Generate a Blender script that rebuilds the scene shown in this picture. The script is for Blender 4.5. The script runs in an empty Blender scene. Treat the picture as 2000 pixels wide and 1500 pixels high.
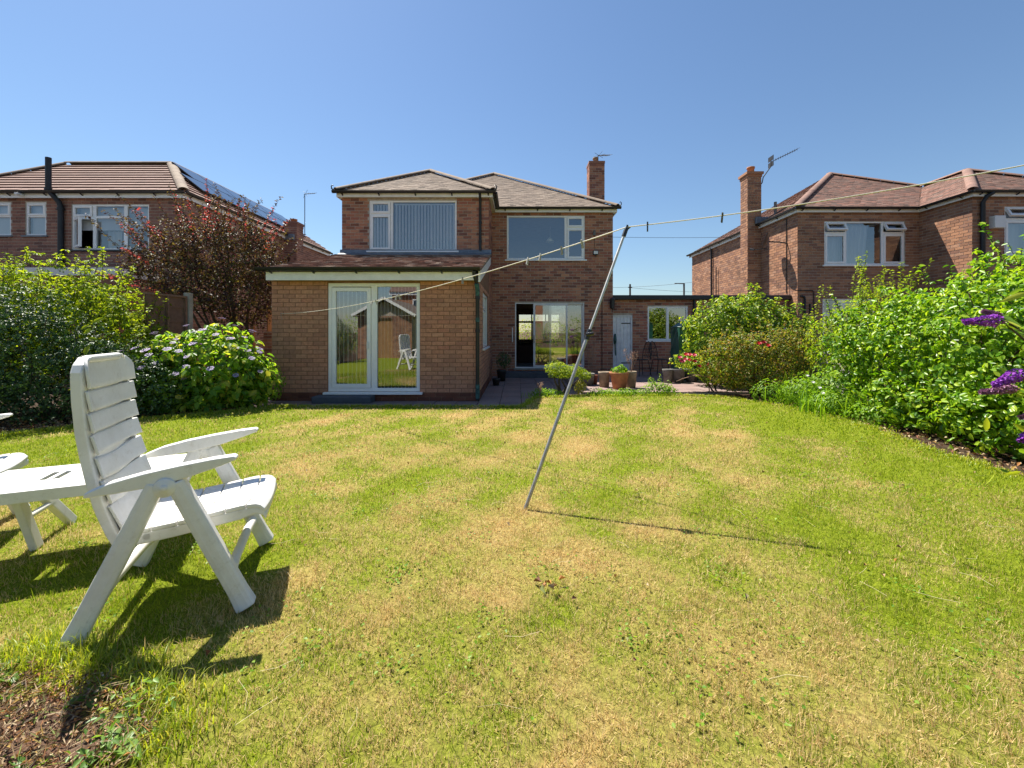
import bpy, math, random
import numpy as np
from mathutils import Vector, Matrix

scene = bpy.context.scene
C = scene.collection
R = math.radians

# ------------------------------------------------------------------ camera, sky, sun, exposure
EYE = 1.34
cam_d = bpy.data.cameras.new('camera')
cam_d.sensor_width = 36.0
cam_d.lens = 14.76
cam_d.shift_x = -0.005
cam_d.shift_y = -0.0515
cam_d.clip_start = 0.05
cam_d.clip_end = 2000
cam = bpy.data.objects.new('camera', cam_d)
C.objects.link(cam)
cam.location = (0, 0, EYE)
cam.rotation_euler = (R(90), 0, 0)
scene.camera = cam

SUN_EL = 59.0
SH = Vector((0.70, -0.71)).normalized()          # way the shadows fall on the ground
world = bpy.data.worlds.new('World')
scene.world = world
world.use_nodes = True
wn = world.node_tree
sky = wn.nodes.new('ShaderNodeTexSky')
sky.sky_type = 'NISHITA'
sky.sun_disc = False
sky.sun_elevation = R(SUN_EL)
sky.sun_rotation = math.atan2(-SH.x, -SH.y)  # azimuth of the sun
sky.altitude = 50
sky.air_density = 1.3
sky.dust_density = 0.3
sky.ozone_density = 6.5
wn.links.new(sky.outputs[0], wn.nodes['Background'].inputs[0])
wn.nodes['Background'].inputs[1].default_value = 0.054

sun_d = bpy.data.lights.new('sun', 'SUN')
sun_d.energy = 4.4
sun_d.angle = R(0.55)
sun_d.color = (1.0, 0.94, 0.84)
sun = bpy.data.objects.new('sun', sun_d)
C.objects.link(sun)
ce, se = math.cos(R(SUN_EL)), math.sin(R(SUN_EL))
sun.rotation_euler = Vector((SH.x*ce, SH.y*ce, -se)).to_track_quat('-Z', 'Y').to_euler()
sun.location = (-20, 25, 40)

scene.view_settings.view_transform = 'Standard'
scene.view_settings.look = 'None'
scene.view_settings.gamma = 1.0
scene.view_settings.exposure = 1.3
scene.cycles.max_bounces = 8
scene.cycles.transparent_max_bounces = 16
scene.cycles.caustics_reflective = False
scene.cycles.caustics_refractive = False
scene.cycles.use_denoising = True

# ------------------------------------------------------------------ helpers
def tag(o, label=None, cat=None, group=None, kind=None):
    if label: o['label'] = label
    if cat: o['category'] = cat
    if group: o['group'] = group
    if kind: o['kind'] = kind
    return o

def thing(name, label, cat, loc=(0, 0, 0), rz=0.0, group=None):
    o = bpy.data.objects.new(name, None)
    o.empty_display_size = 0.2
    C.objects.link(o)
    o.location = loc
    o.rotation_euler = (0, 0, rz)
    return tag(o, label, cat, group)

def link(name, me, mat, parent=None, kind=None, local=False):
    o = bpy.data.objects.new(name, me)
    C.objects.link(o)
    if mat and not me.materials:
        me.materials.append(mat)
    if parent:
        o.parent = parent
        if parent.type == 'EMPTY' and not local:
            o.location = -Vector(parent.location)
    if kind: o['kind'] = kind
    return o

def np_mesh(name, V, F, smooth=False):
    """V (n,3) floats; F list of int arrays (m,3)/(m,4)."""
    me = bpy.data.meshes.new(name)
    V = np.asarray(V, dtype=np.float32)
    me.vertices.add(len(V))
    me.vertices.foreach_set('co', V.ravel())
    F = [np.asarray(f, dtype=np.int32) for f in F if len(f)]
    idx = np.concatenate([f.ravel() for f in F])
    cnt = np.concatenate([np.full(len(f), f.shape[1], np.int32) for f in F])
    st = np.concatenate([[0], np.cumsum(cnt)[:-1]]).astype(np.int32)
    me.loops.add(len(idx))
    me.loops.foreach_set('vertex_index', idx)
    me.polygons.add(len(cnt))
    me.polygons.foreach_set('loop_start', st)
    me.polygons.foreach_set('loop_total', cnt)
    if smooth:
        me.polygons.foreach_set('use_smooth', np.ones(len(cnt), dtype=bool))
    me.update(calc_edges=True)
    return me

class MB:
    def __init__(self):
        self.v = []; self.f = []; self.sm = []
    def add(self, vs, fs, smooth=False):
        b = len(self.v)
        self.v += [tuple(p) for p in vs]
        self.f += [tuple(i + b for i in f) for f in fs]
        self.sm += [smooth]*len(fs)
    def box(self, x0, x1, y0, y1, z0, z1, M=None):
        vs = [Vector((x, y, z)) for z in (z0, z1) for y in (y0, y1) for x in (x0, x1)]
        if M: vs = [M @ p for p in vs]
        self.add(vs, [(0, 2, 3, 1), (4, 5, 7, 6), (0, 1, 5, 4), (2, 6, 7, 3), (0, 4, 6, 2), (1, 3, 7, 5)])
    def bar(self, a, b, w, h, up=(0, 0, 1), w2=None, h2=None):
        a, b = Vector(a), Vector(b); d = (b - a).normalized()
        s = d.cross(Vector(up))
        if s.length < 1e-4: s = d.cross(Vector((1, 0, 0)))
        s.normalize(); u = s.cross(d)
        w2 = w if w2 is None else w2; h2 = h if h2 is None else h2
        vs = []
        for p, ww, hh in ((a, w, h), (b, w2, h2)):
            for i, j in ((-1, -1), (1, -1), (1, 1), (-1, 1)):
                vs.append(p + s*(i*ww/2) + u*(j*hh/2))
        self.add(vs, [(0, 1, 2, 3), (7, 6, 5, 4), (0, 4, 5, 1), (1, 5, 6, 2), (2, 6, 7, 3), (3, 7, 4, 0)])
    def tube(self, pts, r, n=8, caps=True, r2=None):
        pts = [Vector(p) for p in pts]
        m = len(pts)
        rs = r if isinstance(r, (list, tuple)) else [r + ((r2 if r2 is not None else r) - r)*i/max(1, m - 1) for i in range(m)]
        vs = []; ref = None
        for i, p in enumerate(pts):
            d = (pts[min(i + 1, m - 1)] - pts[max(i - 1, 0)]).normalized()
            if ref is None:
                ref = d.cross(Vector((0, 0, 1)))
                if ref.length < 1e-3: ref = d.cross(Vector((1, 0, 0)))
            ref = (ref - d*ref.dot(d)).normalized()
            w = d.cross(ref)
            for k in range(n):
                a = 2*math.pi*k/n
                vs.append(p + (ref*math.cos(a) + w*math.sin(a))*rs[i])
        fs = [(i*n + k, i*n + (k + 1) % n, (i + 1)*n + (k + 1) % n, (i + 1)*n + k) for i in range(m - 1) for k in range(n)]
        self.add(vs, fs, True)
        if caps:
            self.add(vs[:n], [tuple(range(n - 1, -1, -1))]); self.add(vs[-n:], [tuple(range(n))])
    def lathe(self, prof, c=(0, 0, 0), n=20, smooth=True, jit=0):
        vs = []; c = Vector(c)
        for r, z in prof:
            for k in range(n):
                a = 2*math.pi*k/n
                vs.append(c + Vector((r*math.cos(a), r*math.sin(a), z)))
        m = len(prof)
        fs = [(i*n + k, i*n + (k + 1) % n, (i + 1)*n + (k + 1) % n, (i + 1)*n + k) for i in range(m - 1) for k in range(n)]
        self.add(vs, fs, smooth)
    def poly(self, vs): self.add(vs, [tuple(range(len(vs)))])
    def extrude(self, outline, t0, t1, fn):
        """outline of 2D points; fn(a,b,t)->3D point."""
        n = len(outline)
        vs = [fn(a, b, t0) for a, b in outline] + [fn(a, b, t1) for a, b in outline]
        self.add(vs, [tuple(range(n - 1, -1, -1)), tuple(range(n, 2*n))] + [(i, (i + 1) % n, n + (i + 1) % n, n + i) for i in range(n)])
    def mesh(self, name):
        me = bpy.data.meshes.new(name)
        me.from_pydata(self.v, [], self.f)
        me.polygons.foreach_set('use_smooth', np.array(self.sm, dtype=bool))
        me.update()
        return me
    def build(self, name, mat, parent=None, kind=None, local=False, bevel=0, seg=2):
        o = link(name, self.mesh(name), mat, parent, kind, local)
        if bevel:
            b = o.modifiers.new('bevel', 'BEVEL'); b.width = bevel; b.segments = seg
            b.limit_method = 'ANGLE'; b.angle_limit = R(35)
            b.harden_normals = False
        return o

# ------------------------------------------------------------------ materials
def lin(r, g, b):
    return tuple(((c/255)/12.92 if c/255 <= 0.04045 else ((c/255 + 0.055)/1.055)**2.4) for c in (r, g, b)) + (1.0,)

class NT:
    def __init__(self, name):
        self.m = bpy.data.materials.new(name); self.m.use_nodes = True
        self.t = self.m.node_tree; self.t.nodes.clear()
        self.out = self.t.nodes.new('ShaderNodeOutputMaterial')
    def n(self, kind, **kw):
        nd = self.t.nodes.new('ShaderNode' + kind)
        for k, v in kw.items():
            if k.startswith('i_'):
                nd.inputs[k[2:].replace('_', ' ')].default_value = v
            else: setattr(nd, k, v)
        return nd
    def l(self, a, b): self.t.links.new(a, b)
    def ramp(self, fac, stops, interp='LINEAR'):
        r = self.n('ValToRGB'); r.color_ramp.interpolation = interp
        e = r.color_ramp.elements
        while len(e) > 1: e.remove(e[0])
        e[0].position, e[0].color = stops[0]
        for p, c in stops[1:]:
            x = e.new(p); x.color = c
        self.l(fac, r.inputs[0]); return r.outputs[0]
    def rand(self):
        g = self.n('NewGeometry'); o = self.n('ObjectInfo')
        a = self.n('Math', operation='ADD'); f = self.n('Math', operation='FRACT')
        self.l(g.outputs['Random Per Island'], a.inputs[0]); self.l(o.outputs['Random'], a.inputs[1])
        self.l(a.outputs[0], f.inputs[0]); return f.outputs[0]
    def pos(self): return self.n('NewGeometry').outputs['Position']
    def noise(self, scale, detail=4, rough=0.6, vec=None):
        x = self.n('TexNoise'); x.inputs['Scale'].default_value = scale
        x.inputs['Detail'].default_value = detail; x.inputs['Roughness'].default_value = rough
        self.l(vec or self.pos(), x.inputs['Vector']); return x.outputs['Fac']
    def mix(self, fac, a, b, mode='MIX'):
        x = self.n('Mix', data_type='RGBA', blend_type=mode)
        for s, v in ((x.inputs['Factor'], fac), (x.inputs[6], a), (x.inputs[7], b)):
            if isinstance(v, (int, float, tuple)): s.default_value = v
            else: self.l(v, s)
        return x.outputs[2]
    def bsdf(self, col, rough=0.6, spec=0.5, metal=0.0, bump=None, bstr=0.3, bdist=0.01):
        p = self.n('BsdfPrincipled')
        for s, v in ((p.inputs['Base Color'], col), (p.inputs['Roughness'], rough)):
            if isinstance(v, (int, float, tuple)): s.default_value = v
            else: self.l(v, s)
        p.inputs['Specular IOR Level'].default_value = spec
        p.inputs['Metallic'].default_value = metal
        if bump is not None:
            b = self.n('Bump'); b.inputs['Strength'].default_value = bstr; b.inputs['Distance'].default_value = bdist
            self.l(bump, b.inputs['Height']); self.l(b.outputs[0], p.inputs['Normal'])
        return p.outputs[0]
    def done(self, sh): self.l(sh, self.out.inputs[0]); return self.m

def m_plain(name, col, rough=0.5, spec=0.5, metal=0, var=0.25, scale=6, bump=0.1, bscale=60):
    t = NT(name)
    dark = tuple(c*(1 - var) for c in col[:3]) + (1,)
    lite = tuple(min(1, c*(1 + var*0.6)) for c in col[:3]) + (1,)
    c = t.ramp(t.noise(scale, 6), [(0.3, dark), (0.7, lite)])
    return t.done(t.bsdf(c, rough, spec, metal, t.noise(bscale, 3), bump, 0.004))

def m_pieces(name, stops, grain=40, dirt=(0.05, 0.04, 0.03, 1), dirtamt=0.35, rough=0.85, bump=0.35, patch=0.8, spec=0.3):
    t = NT(name)
    base = t.ramp(t.rand(), stops, 'LINEAR')
    g = t.ramp(t.noise(grain, 5, 0.7), [(0.25, (0.72, 0.72, 0.72, 1)), (0.75, (1.2, 1.2, 1.2, 1))])
    c = t.mix(1.0, base, g, 'MULTIPLY')
    f = t.ramp(t.noise(patch, 6, 0.7), [(0.45, (0, 0, 0, 1)), (0.75, (dirtamt,)*3 + (1,))])
    c = t.mix(f, c, dirt)
    return t.done(t.bsdf(c, rough, spec, 0, t.noise(grain*1.7, 4), bump, 0.004))

def m_leaf(name, stops, rough=0.4, trans=0.3, spec=0.5, patch=None, tcol=None):
    t = NT(name)
    c = t.ramp(t.rand(), stops)
    if patch:
        f = t.ramp(t.noise(patch[0], 4), [(0.4, (0, 0, 0, 1)), (0.62, (1, 1, 1, 1))])
        c = t.mix(f, c, t.ramp(t.rand(), patch[1]))
    p = t.bsdf(c, rough, spec)
    tr = t.n('BsdfTranslucent')
    hc = t.mix(1.0, c, (1.5, 1.45, 0.55, 1) if tcol is None else tcol, 'MULTIPLY')
    t.l(hc, tr.inputs[0])
    mx = t.n('MixShader'); mx.inputs[0].default_value = trans
    t.l(p, mx.inputs[1]); t.l(tr.outputs[0], mx.inputs[2])
    return t.done(mx.outputs[0])

def m_glass(name, refl=0.10, tint=(0.95, 0.97, 0.97, 1), wob=0.0):
    t = NT(name)
    fr = t.n('Fresnel'); fr.inputs[0].default_value = 1.5
    ad = t.n('Math', operation='ADD'); ad.inputs[1].default_value = refl; ad.use_clamp = True
    t.l(fr.outputs[0], ad.inputs[0])
    tr = t.n('BsdfTransparent'); tr.inputs[0].default_value = tint
    gl = t.n('BsdfGlossy'); gl.inputs['Roughness'].default_value = 0.0; gl.inputs[0].default_value = (0.95, 0.97, 1, 1)
    if wob:
        b = t.n('Bump'); b.inputs['Strength'].default_value = wob; b.inputs['Distance'].default_value = 0.002
        t.l(t.noise(1.3, 1), b.inputs['Height']); t.l(b.outputs[0], gl.inputs['Normal'])
    mx = t.n('MixShader'); t.l(ad.outputs[0], mx.inputs[0]); t.l(tr.outputs[0], mx.inputs[1]); t.l(gl.outputs[0], mx.inputs[2])
    return t.done(mx.outputs[0])

def S(*cols): return [(i/max(1, len(cols) - 1), c if len(c) == 4 else c + (1,)) for i, c in enumerate(cols)]

M = {}
M['brick_house'] = m_pieces('old_red_brick', S((.17, .07, .052), (.39, .165, .10), (.47, .21, .125), (.40, .15, .10), (.20, .09, .072), (.53, .255, .15), (.42, .18, .112)))
M['brick_right'] = m_pieces('orange_red_brick', S((.20, .10, .065), (.38, .185, .105), (.45, .23, .13), (.34, .165, .095), (.24, .12, .085), (.47, .26, .16)))
M['brick_left'] = m_pieces('dark_red_brick', S((.17, .085, .068), (.30, .145, .105), (.37, .185, .13), (.24, .115, .09), (.34, .17, .12)))
M['brick_buff'] = m_pieces('buff_brick', S((.50, .235, .14), (.54, .26, .16), (.52, .25, .15), (.40, .185, .12), (.56, .285, .175), (.48, .21, .13)), grain=22, dirtamt=0.55, patch=.9, dirt=(.22, .15, .10, 1), bump=0.5)
M['mortar'] = m_plain('mortar', (.45, .385, .32, 1), .95, .1, var=.35, scale=9)
M['mortar_buff'] = m_plain('buff_mortar', (.25, .14, .09, 1), .95, .1, var=.3, scale=9)
M['plinth'] = m_pieces('plinth_brick', S((.17, .06, .035), (.22, .08, .05), (.14, .05, .035)), dirtamt=.4)
M['tile_house'] = m_pieces('weathered_roof_tile', S((.16, .12, .095), (.26, .20, .155), (.32, .245, .19), (.22, .165, .13), (.35, .275, .215)), grain=60, dirt=(.10, .085, .07, 1), dirtamt=.5, patch=2.5)
M['tile_lean'] = m_pieces('mossy_red_tile', S((.08, .05, .042), (.26, .15, .11), (.36, .215, .16), (.13, .075, .06), (.58, .48, .40), (.20, .115, .09), (.42, .30, .23)), grain=60, dirt=(.09, .075, .06, 1), dirtamt=.6, patch=9)
M['tile_left'] = m_pieces('brown_concrete_tile', S((.29, .18, .145), (.34, .215, .175), (.31, .195, .155), (.37, .24, .195)), grain=50, dirt=(.15, .12, .10, 1), dirtamt=.35, patch=3)
M['tile_right'] = m_pieces('red_plain_tile', S((.13, .085, .07), (.21, .125, .10), (.27, .15, .115), (.17, .115, .095), (.34, .165, .12), (.22, .16, .13)), grain=60, dirt=(.13, .10, .08, 1), dirtamt=.5, patch=2.5)
M['ridge'] = m_pieces('ridge_tile_clay', S((.26, .195, .145), (.30, .23, .17), (.23, .17, .13)), grain=35, dirt=(.16, .13, .10, 1), dirtamt=.5, patch=4)
M['ridge_red'] = m_pieces('red_ridge_tile', S((.24, .145, .11), (.27, .16, .125), (.21, .125, .10)), grain=35, dirt=(.18, .14, .11, 1), dirtamt=.5, patch=4)
M['deck'] = m_plain('roof_underlay', (.045, .035, .03, 1), .9)
M['upvc'] = m_plain('white_upvc', (.86, .86, .85, 1), .3, .5, var=.05, bump=.01)
M['fascia'] = m_plain('cream_white_paint', (.86, .855, .83, 1), .5, .4, var=.1, bump=.05)
M['alu'] = m_plain('white_aluminium', (.72, .73, .74, 1), .35, .5, var=.06, bump=.01)
M['black'] = m_plain('black_plastic', (.014, .015, .017, 1), .35, .5, var=.3, bump=.02)
M['blackpipe'] = m_plain('blue_black_pipe', (.012, .014, .018, 1), .5, .5, var=.4, bump=.05)
M['verdigris'] = m_plain('green_flaked_paint', (.05, .13, .125, 1), .6, .3, var=.7, scale=18)
M['lead'] = m_plain('lead_sheet', (.17, .19, .215, 1), .5, .5, metal=.2, var=.3)
M['glass'] = m_glass('window_glass', .16)
M['glassdoor'] = m_glass('door_glass', .24, wob=.03)
M['glassdull'] = m_glass('greenhouse_glass', .0)
M['glassblue'] = m_glass('bedroom_glass', .16)
M['blind'] = m_leaf('blind_fabric', S((.84, .86, .88), (.88, .90, .91)), .8, .2, .2, tcol=(1, 1, 1, 1))
M['curtain'] = m_leaf('sheer_curtain', S((.74, .77, .79), (.8, .82, .84)), .9, .4, .1, tcol=(1, 1, 1, 1))
M['room'] = m_plain('interior_plaster', (.42, .37, .32, 1), .9, .2, var=.1)
M['roomdark'] = m_plain('interior_dark_paper', (.17, .13, .115, 1), .9, .2, var=.1)
M['carpet'] = m_plain('grey_carpet', (.26, .25, .26, 1), .95, .1)
M['sofa'] = m_plain('dark_upholstery', (.05, .032, .03, 1), .8, .2)
M['woodframe'] = m_plain('brown_window_wood', (.11, .075, .045, 1), .6, .3)
M['stepgrey'] = m_plain('slate_grey_step_paint', (.085, .095, .11, 1), .75, .3, var=.2)
M['slab'] = m_pieces('pink_paving_slab', S((.27, .185, .165), (.31, .215, .19), (.25, .18, .165), (.30, .22, .20)), grain=30, dirt=(.12, .10, .09, 1), dirtamt=.5, patch=2)
M['concrete'] = m_plain('concrete', (.37, .35, .31, 1), .9, .2, var=.3, scale=4, bump=.3)
M['soil'] = m_plain('dry_garden_soil', (.055, .036, .024, 1), .95, .1, var=.5, scale=14, bump=1.0, bscale=45)
M['fencewood'] = m_pieces('brown_fence_board', S((.17, .095, .068), (.23, .13, .09), (.20, .115, .082), (.26, .155, .11)), grain=18, dirtamt=.4, patch=2)
M['timber'] = m_plain('orange_timber', (.36, .20, .09, 1), .8, .2)
tp = NT('white_garden_plastic')
pc = tp.ramp(tp.noise(7, 6, .7), [(0.3, (.66, .645, .60, 1)), (0.6, (.76, .75, .72, 1))])
gm = tp.ramp(tp.noise(19, 9, .82), [(0.54, (0, 0, 0, 1)), (0.74, (.6, .6, .6, 1))])
M['plastic'] = tp.done(tp.bsdf(tp.mix(gm, pc, (.42, .37, .29, 1)), .45, .4, 0, tp.noise(160, 3), .04, .003))
M['steel'] = m_plain('galvanised_steel', (.36, .35, .34, 1), .42, .5, metal=.55, var=.25, scale=20)
M['aluprop'] = m_plain('dull_aluminium', (.50, .49, .46, 1), .45, .5, metal=.5, var=.2, scale=15)
M['rope'] = m_plain('cream_plastic_line', (.72, .66, .52, 1), .55, .4, var=.1)
M['pegwood'] = m_plain('grey_peg_plastic', (.36, .35, .33, 1), .7, .3)
M['pegdark'] = m_plain('dark_peg_plastic', (.055, .055, .05, 1), .6, .3)
M['terracotta'] = m_plain('terracotta', (.42, .19, .095, 1), .85, .2, var=.3, scale=9)
M['stonepot'] = m_plain('buff_stoneware', (.30, .235, .17, 1), .9, .2, var=.4, scale=9)
M['greypot'] = m_plain('grey_stone_pot', (.17, .165, .155, 1), .9, .2, var=.4, scale=9)
M['greencover'] = m_plain('green_tarpaulin', (.025, .105, .07, 1), .35, .5, var=.4, scale=6)
M['iron'] = m_plain('dark_cast_iron', (.02, .018, .018, 1), .5, .5)
M['doorpaint'] = m_plain('white_door_paint', (.80, .82, .84, 1), .6, .3, var=.15)
M['solar'] = m_plain('solar_cell_glass', (.02, .028, .045, 1), .08, .8, var=.2, bump=0)
M['bark'] = m_plain('shrub_bark', (.10, .07, .05, 1), .9, .2, var=.4, scale=20, bump=.6)
M['whitebox'] = m_plain('white_vent_plastic', (.74, .74, .72, 1), .5, .4, var=.06)
M['dish'] = m_plain('dark_grey_dish', (.055, .055, .06, 1), .6, .4)

# ------------------------------------------------------------------ ground
def poly_sheet(name, pts, z, mat, label=None, kind='structure'):
    mb = MB(); mb.poly([(x, y, z) for x, y in pts])
    o = mb.build(name, mat)
    return tag(o, label, None, None, kind)

tg = NT('ground_earth')
gc = tg.ramp(tg.noise(5, 6, .7), [(0.3, (.05, .033, .022, 1)), (0.55, (.10, .068, .045, 1)), (0.8, (.17, .125, .085, 1))])
M['earth'] = tg.done(tg.bsdf(gc, .95, .1, 0, tg.noise(40, 6), 1.0, .02))
poly_sheet('ground', [(-400, -300), (400, -300), (400, 600), (-400, 600)], -0.02, M['earth'], 'bare earth under the garden and beyond')

LZ0 = 0.09                                       # lawn lies a little above the paving
LAWN = [(-7, -7), (-6.7, 3.4), (-6.25, 5.0), (-5.85, 5.42), (-5.3, 5.95), (-4.65, 6.4), (-4.2, 6.8), (-4.15, 6.98), (.1, 6.98), (.35, 7.9), (1.4, 8.15), (3.2, 8.25), (3.95, 7.95),
        (4.5, 7.0), (4.68, 5.7), (4.38, 4.6), (4.35, 3.6), (4.9, 1.4), (5.1, -7)]
tl = NT('lawn_turf')
def straw_mask(t):
    a0 = t.noise(0.62, 5, .62)
    wv = t.n('TexWave', wave_type='BANDS', bands_direction='X'); wv.inputs['Scale'].default_value = .42; wv.inputs['Distortion'].default_value = 1.6; wv.inputs['Detail'].default_value = 2; wv.inputs['Detail Scale'].default_value = .7
    mpv = t.n('Mapping'); mpv.inputs['Rotation'].default_value = (0, 0, R(24)); t.l(t.pos(), mpv.inputs[0]); t.l(mpv.outputs[0], wv.inputs['Vector'])
    aw = t.n('Math', operation='MULTIPLY_ADD'); aw.inputs[1].default_value = .08; t.l(wv.outputs['Fac'], aw.inputs[0]); t.l(a0, aw.inputs[2]); a = aw.outputs[0]
    v = t.n('Mapping'); v.inputs['Location'].default_value = (13.7, 4.1, 0); t.l(t.pos(), v.inputs[0])
    b = t.noise(2.6, 4, .65, v.outputs[0])
    m = t.n('Math', operation='MULTIPLY_ADD'); m.inputs[1].default_value = .55
    t.l(b, m.inputs[0]); t.l(a, m.inputs[2])
    sx = t.n('SeparateXYZ'); t.l(t.pos(), sx.inputs[0])                      # the middle of the lawn is driest
    d0 = t.n('Math', operation='SUBTRACT'); d0.inputs[1].default_value = .1; t.l(sx.outputs[0], d0.inputs[0])
    d1 = t.n('Math', operation='ABSOLUTE'); t.l(d0.outputs[0], d1.inputs[0])
    d2 = t.n('MapRange'); d2.inputs[1].default_value = .6; d2.inputs[2].default_value = 4.2; d2.inputs[3].default_value = .03; d2.inputs[4].default_value = -.15; t.l(d1.outputs[0], d2.inputs[0])
    d3 = t.n('Math', operation='ADD'); t.l(m.outputs[0], d3.inputs[0]); t.l(d2.outputs[0], d3.inputs[1]); return d3.outputs[0]
msk = straw_mask(tl)
f = tl.ramp(msk, [(0.75, (0, 0, 0, 1)), (1.02, (1, 1, 1, 1))])
fine = tl.noise(70, 5, .75)
gcol = tl.ramp(fine, [(0.3, (.06, .085, .006, 1)), (0.7, (.27, .32, .02, 1))])
scol = tl.ramp(fine, [(0.3, (.17, .12, .04, 1)), (0.7, (.54, .40, .15, 1))])
M['turf'] = tl.done(tl.bsdf(tl.mix(f, gcol, scol), .95, .1, 0, fine, .8, .02))
def slab(name, pts, z0, z1, mat, label):
    if sum(pts[i][0]*pts[(i + 1) % len(pts)][1] - pts[(i + 1) % len(pts)][0]*pts[i][1] for i in range(len(pts))) < 0: pts = pts[::-1]
    mb = MB(); mb.extrude(pts, z0, z1, lambda a, b, t: Vector((a, b, t)))
    return tag(mb.build(name, mat), label, None, None, 'structure')
lawn = slab('lawn', LAWN, -.05, LZ0, M['turf'], 'mown lawn, part green and part dried to straw')
slab('soil_bed', [(-9.5, -7), (-7.0, -7), (-6.7, 3.4), (-6.25, 5.0), (-5.85, 5.42), (-5.3, 5.95), (-4.65, 6.4), (-4.2, 6.8), (-4.6, 7.3), (-5.0, 7.6), (-5.1, 10), (-9.5, 10)], -.05, .07, M['soil'], 'dry soil bed along the left of the lawn')
slab('soil_bed', [(5.1, -7), (4.9, 1.4), (4.35, 3.6), (4.38, 4.6), (4.68, 5.7), (4.5, 7.0), (3.95, 7.95), (4.1, 8.5), (6.9, 8.5), (9, 5), (9, -7)], -.05, .065, M['soil'], 'dry soil bed along the right of the lawn')
slab('soil_bed', [(.35, 7.9), (1.4, 8.15), (3.2, 8.25), (3.95, 7.95), (4.1, 8.55), (.45, 8.55)], -.05, .06, M['soil'], 'narrow soil border between lawn and patio')

# ------------------------------------------------------------------ walls of brick
CO, BL, MO = 0.0825, 0.2286, 0.013
class Wall:
    def __init__(s, a, b, z0, z1, holes=(), t=0.24):
        s.a = Vector((a[0], a[1], 0)); d = Vector((b[0], b[1], 0)) - s.a
        s.len = d.length; s.U = d.normalized(); s.N = Vector((s.U.y, -s.U.x, 0))   # outward = right of a->b
        s.z0, s.z1, s.holes, s.t = z0, z1, list(holes), t
    def P(s, u, z, d=0.0): return s.a + s.U*u + s.N*d + Vector((0, 0, z))
    def u_of(s, x, y): return (Vector((x, y, 0)) - s.a).dot(s.U)

def wbox(mb, w, u0, u1, z0, z1, d0, d1, tf=None):
    pts = [(u, z, d) for d in (d1, d0) for z in (z0, z1) for u in (u0, u1)]
    if tf: pts = [tf(*p) for p in pts]
    mb.add([w.P(*p) for p in pts], [(0, 1, 3, 2), (4, 6, 7, 5), (0, 4, 5, 1), (2, 3, 7, 6), (0, 2, 6, 4), (1, 5, 7, 3)])

def wall_mesh(mb, w):
    us = sorted({0.0, w.len} | {min(max(h[i], 0), w.len) for h in w.holes for i in (0, 1)})
    zs = sorted({w.z0, w.z1} | {min(max(h[i], w.z0), w.z1) for h in w.holes for i in (2, 3)})
    def solid(i, j):
        if i < 0 or j < 0 or i >= len(us) - 1 or j >= len(zs) - 1: return None
        u, z = (us[i] + us[i + 1])/2, (zs[j] + zs[j + 1])/2
        return not any(h[0] < u < h[1] and h[2] < z < h[3] for h in w.holes)
    for i in range(len(us) - 1):
        for j in range(len(zs) - 1):
            if not solid(i, j): continue
            u0, u1, z0, z1 = us[i], us[i + 1], zs[j], zs[j + 1]
            for d in (0, -w.t):
                q = [w.P(u0, z0, d), w.P(u1, z0, d), w.P(u1, z1, d), w.P(u0, z1, d)]
                mb.poly(q if d == 0 else q[::-1])
            for di, dj, e in ((-1, 0, ((u0, z0), (u0, z1))), (1, 0, ((u1, z1), (u1, z0))), (0, -1, ((u1, z0), (u0, z0))), (0, 1, ((u0, z1), (u1, z1)))):
                if solid(i + di, j + dj) is False:
                    (ua, za), (ub, zb) = e
                    mb.poly([w.P(ua, za, 0), w.P(ub, zb, 0), w.P(ub, zb, -w.t), w.P(ua, za, -w.t)])

def brick_rects(w, z0=None, z1=None, co=CO, bl=BL, off=0.0):
    z0 = w.z0 if z0 is None else z0; z1 = w.z1 if z1 is None else z1
    out = []; k = 0; z = z0
    while z + co*0.5 < z1:
        zt = min(z + co - MO, z1)
        zm = (z + zt)/2
        cuts = [(h[0] - .004, h[1] + .004) for h in w.holes if h[2] - .02 < zm < h[3] + .02]
        u = -bl*(0.5 if k % 2 else 0.0) + off - bl
        while u < w.len:
            segs = [(max(u, 0), min(u + bl - MO, w.len))] if u + bl - MO > .02 else []
            for c0, c1 in cuts:
                ns = []
                for a, b in segs:
                    if c1 <= a or c0 >= b: ns.append((a, b))
                    else:
                        if c0 > a: ns.append((a, c0))
                        if c1 < b: ns.append((c1, b))
                segs = ns
            for a, b in segs:
                if b - a > 0.03: out.append((a, b, z, zt))
            u += bl
        z += co; k += 1
    return out

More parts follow.
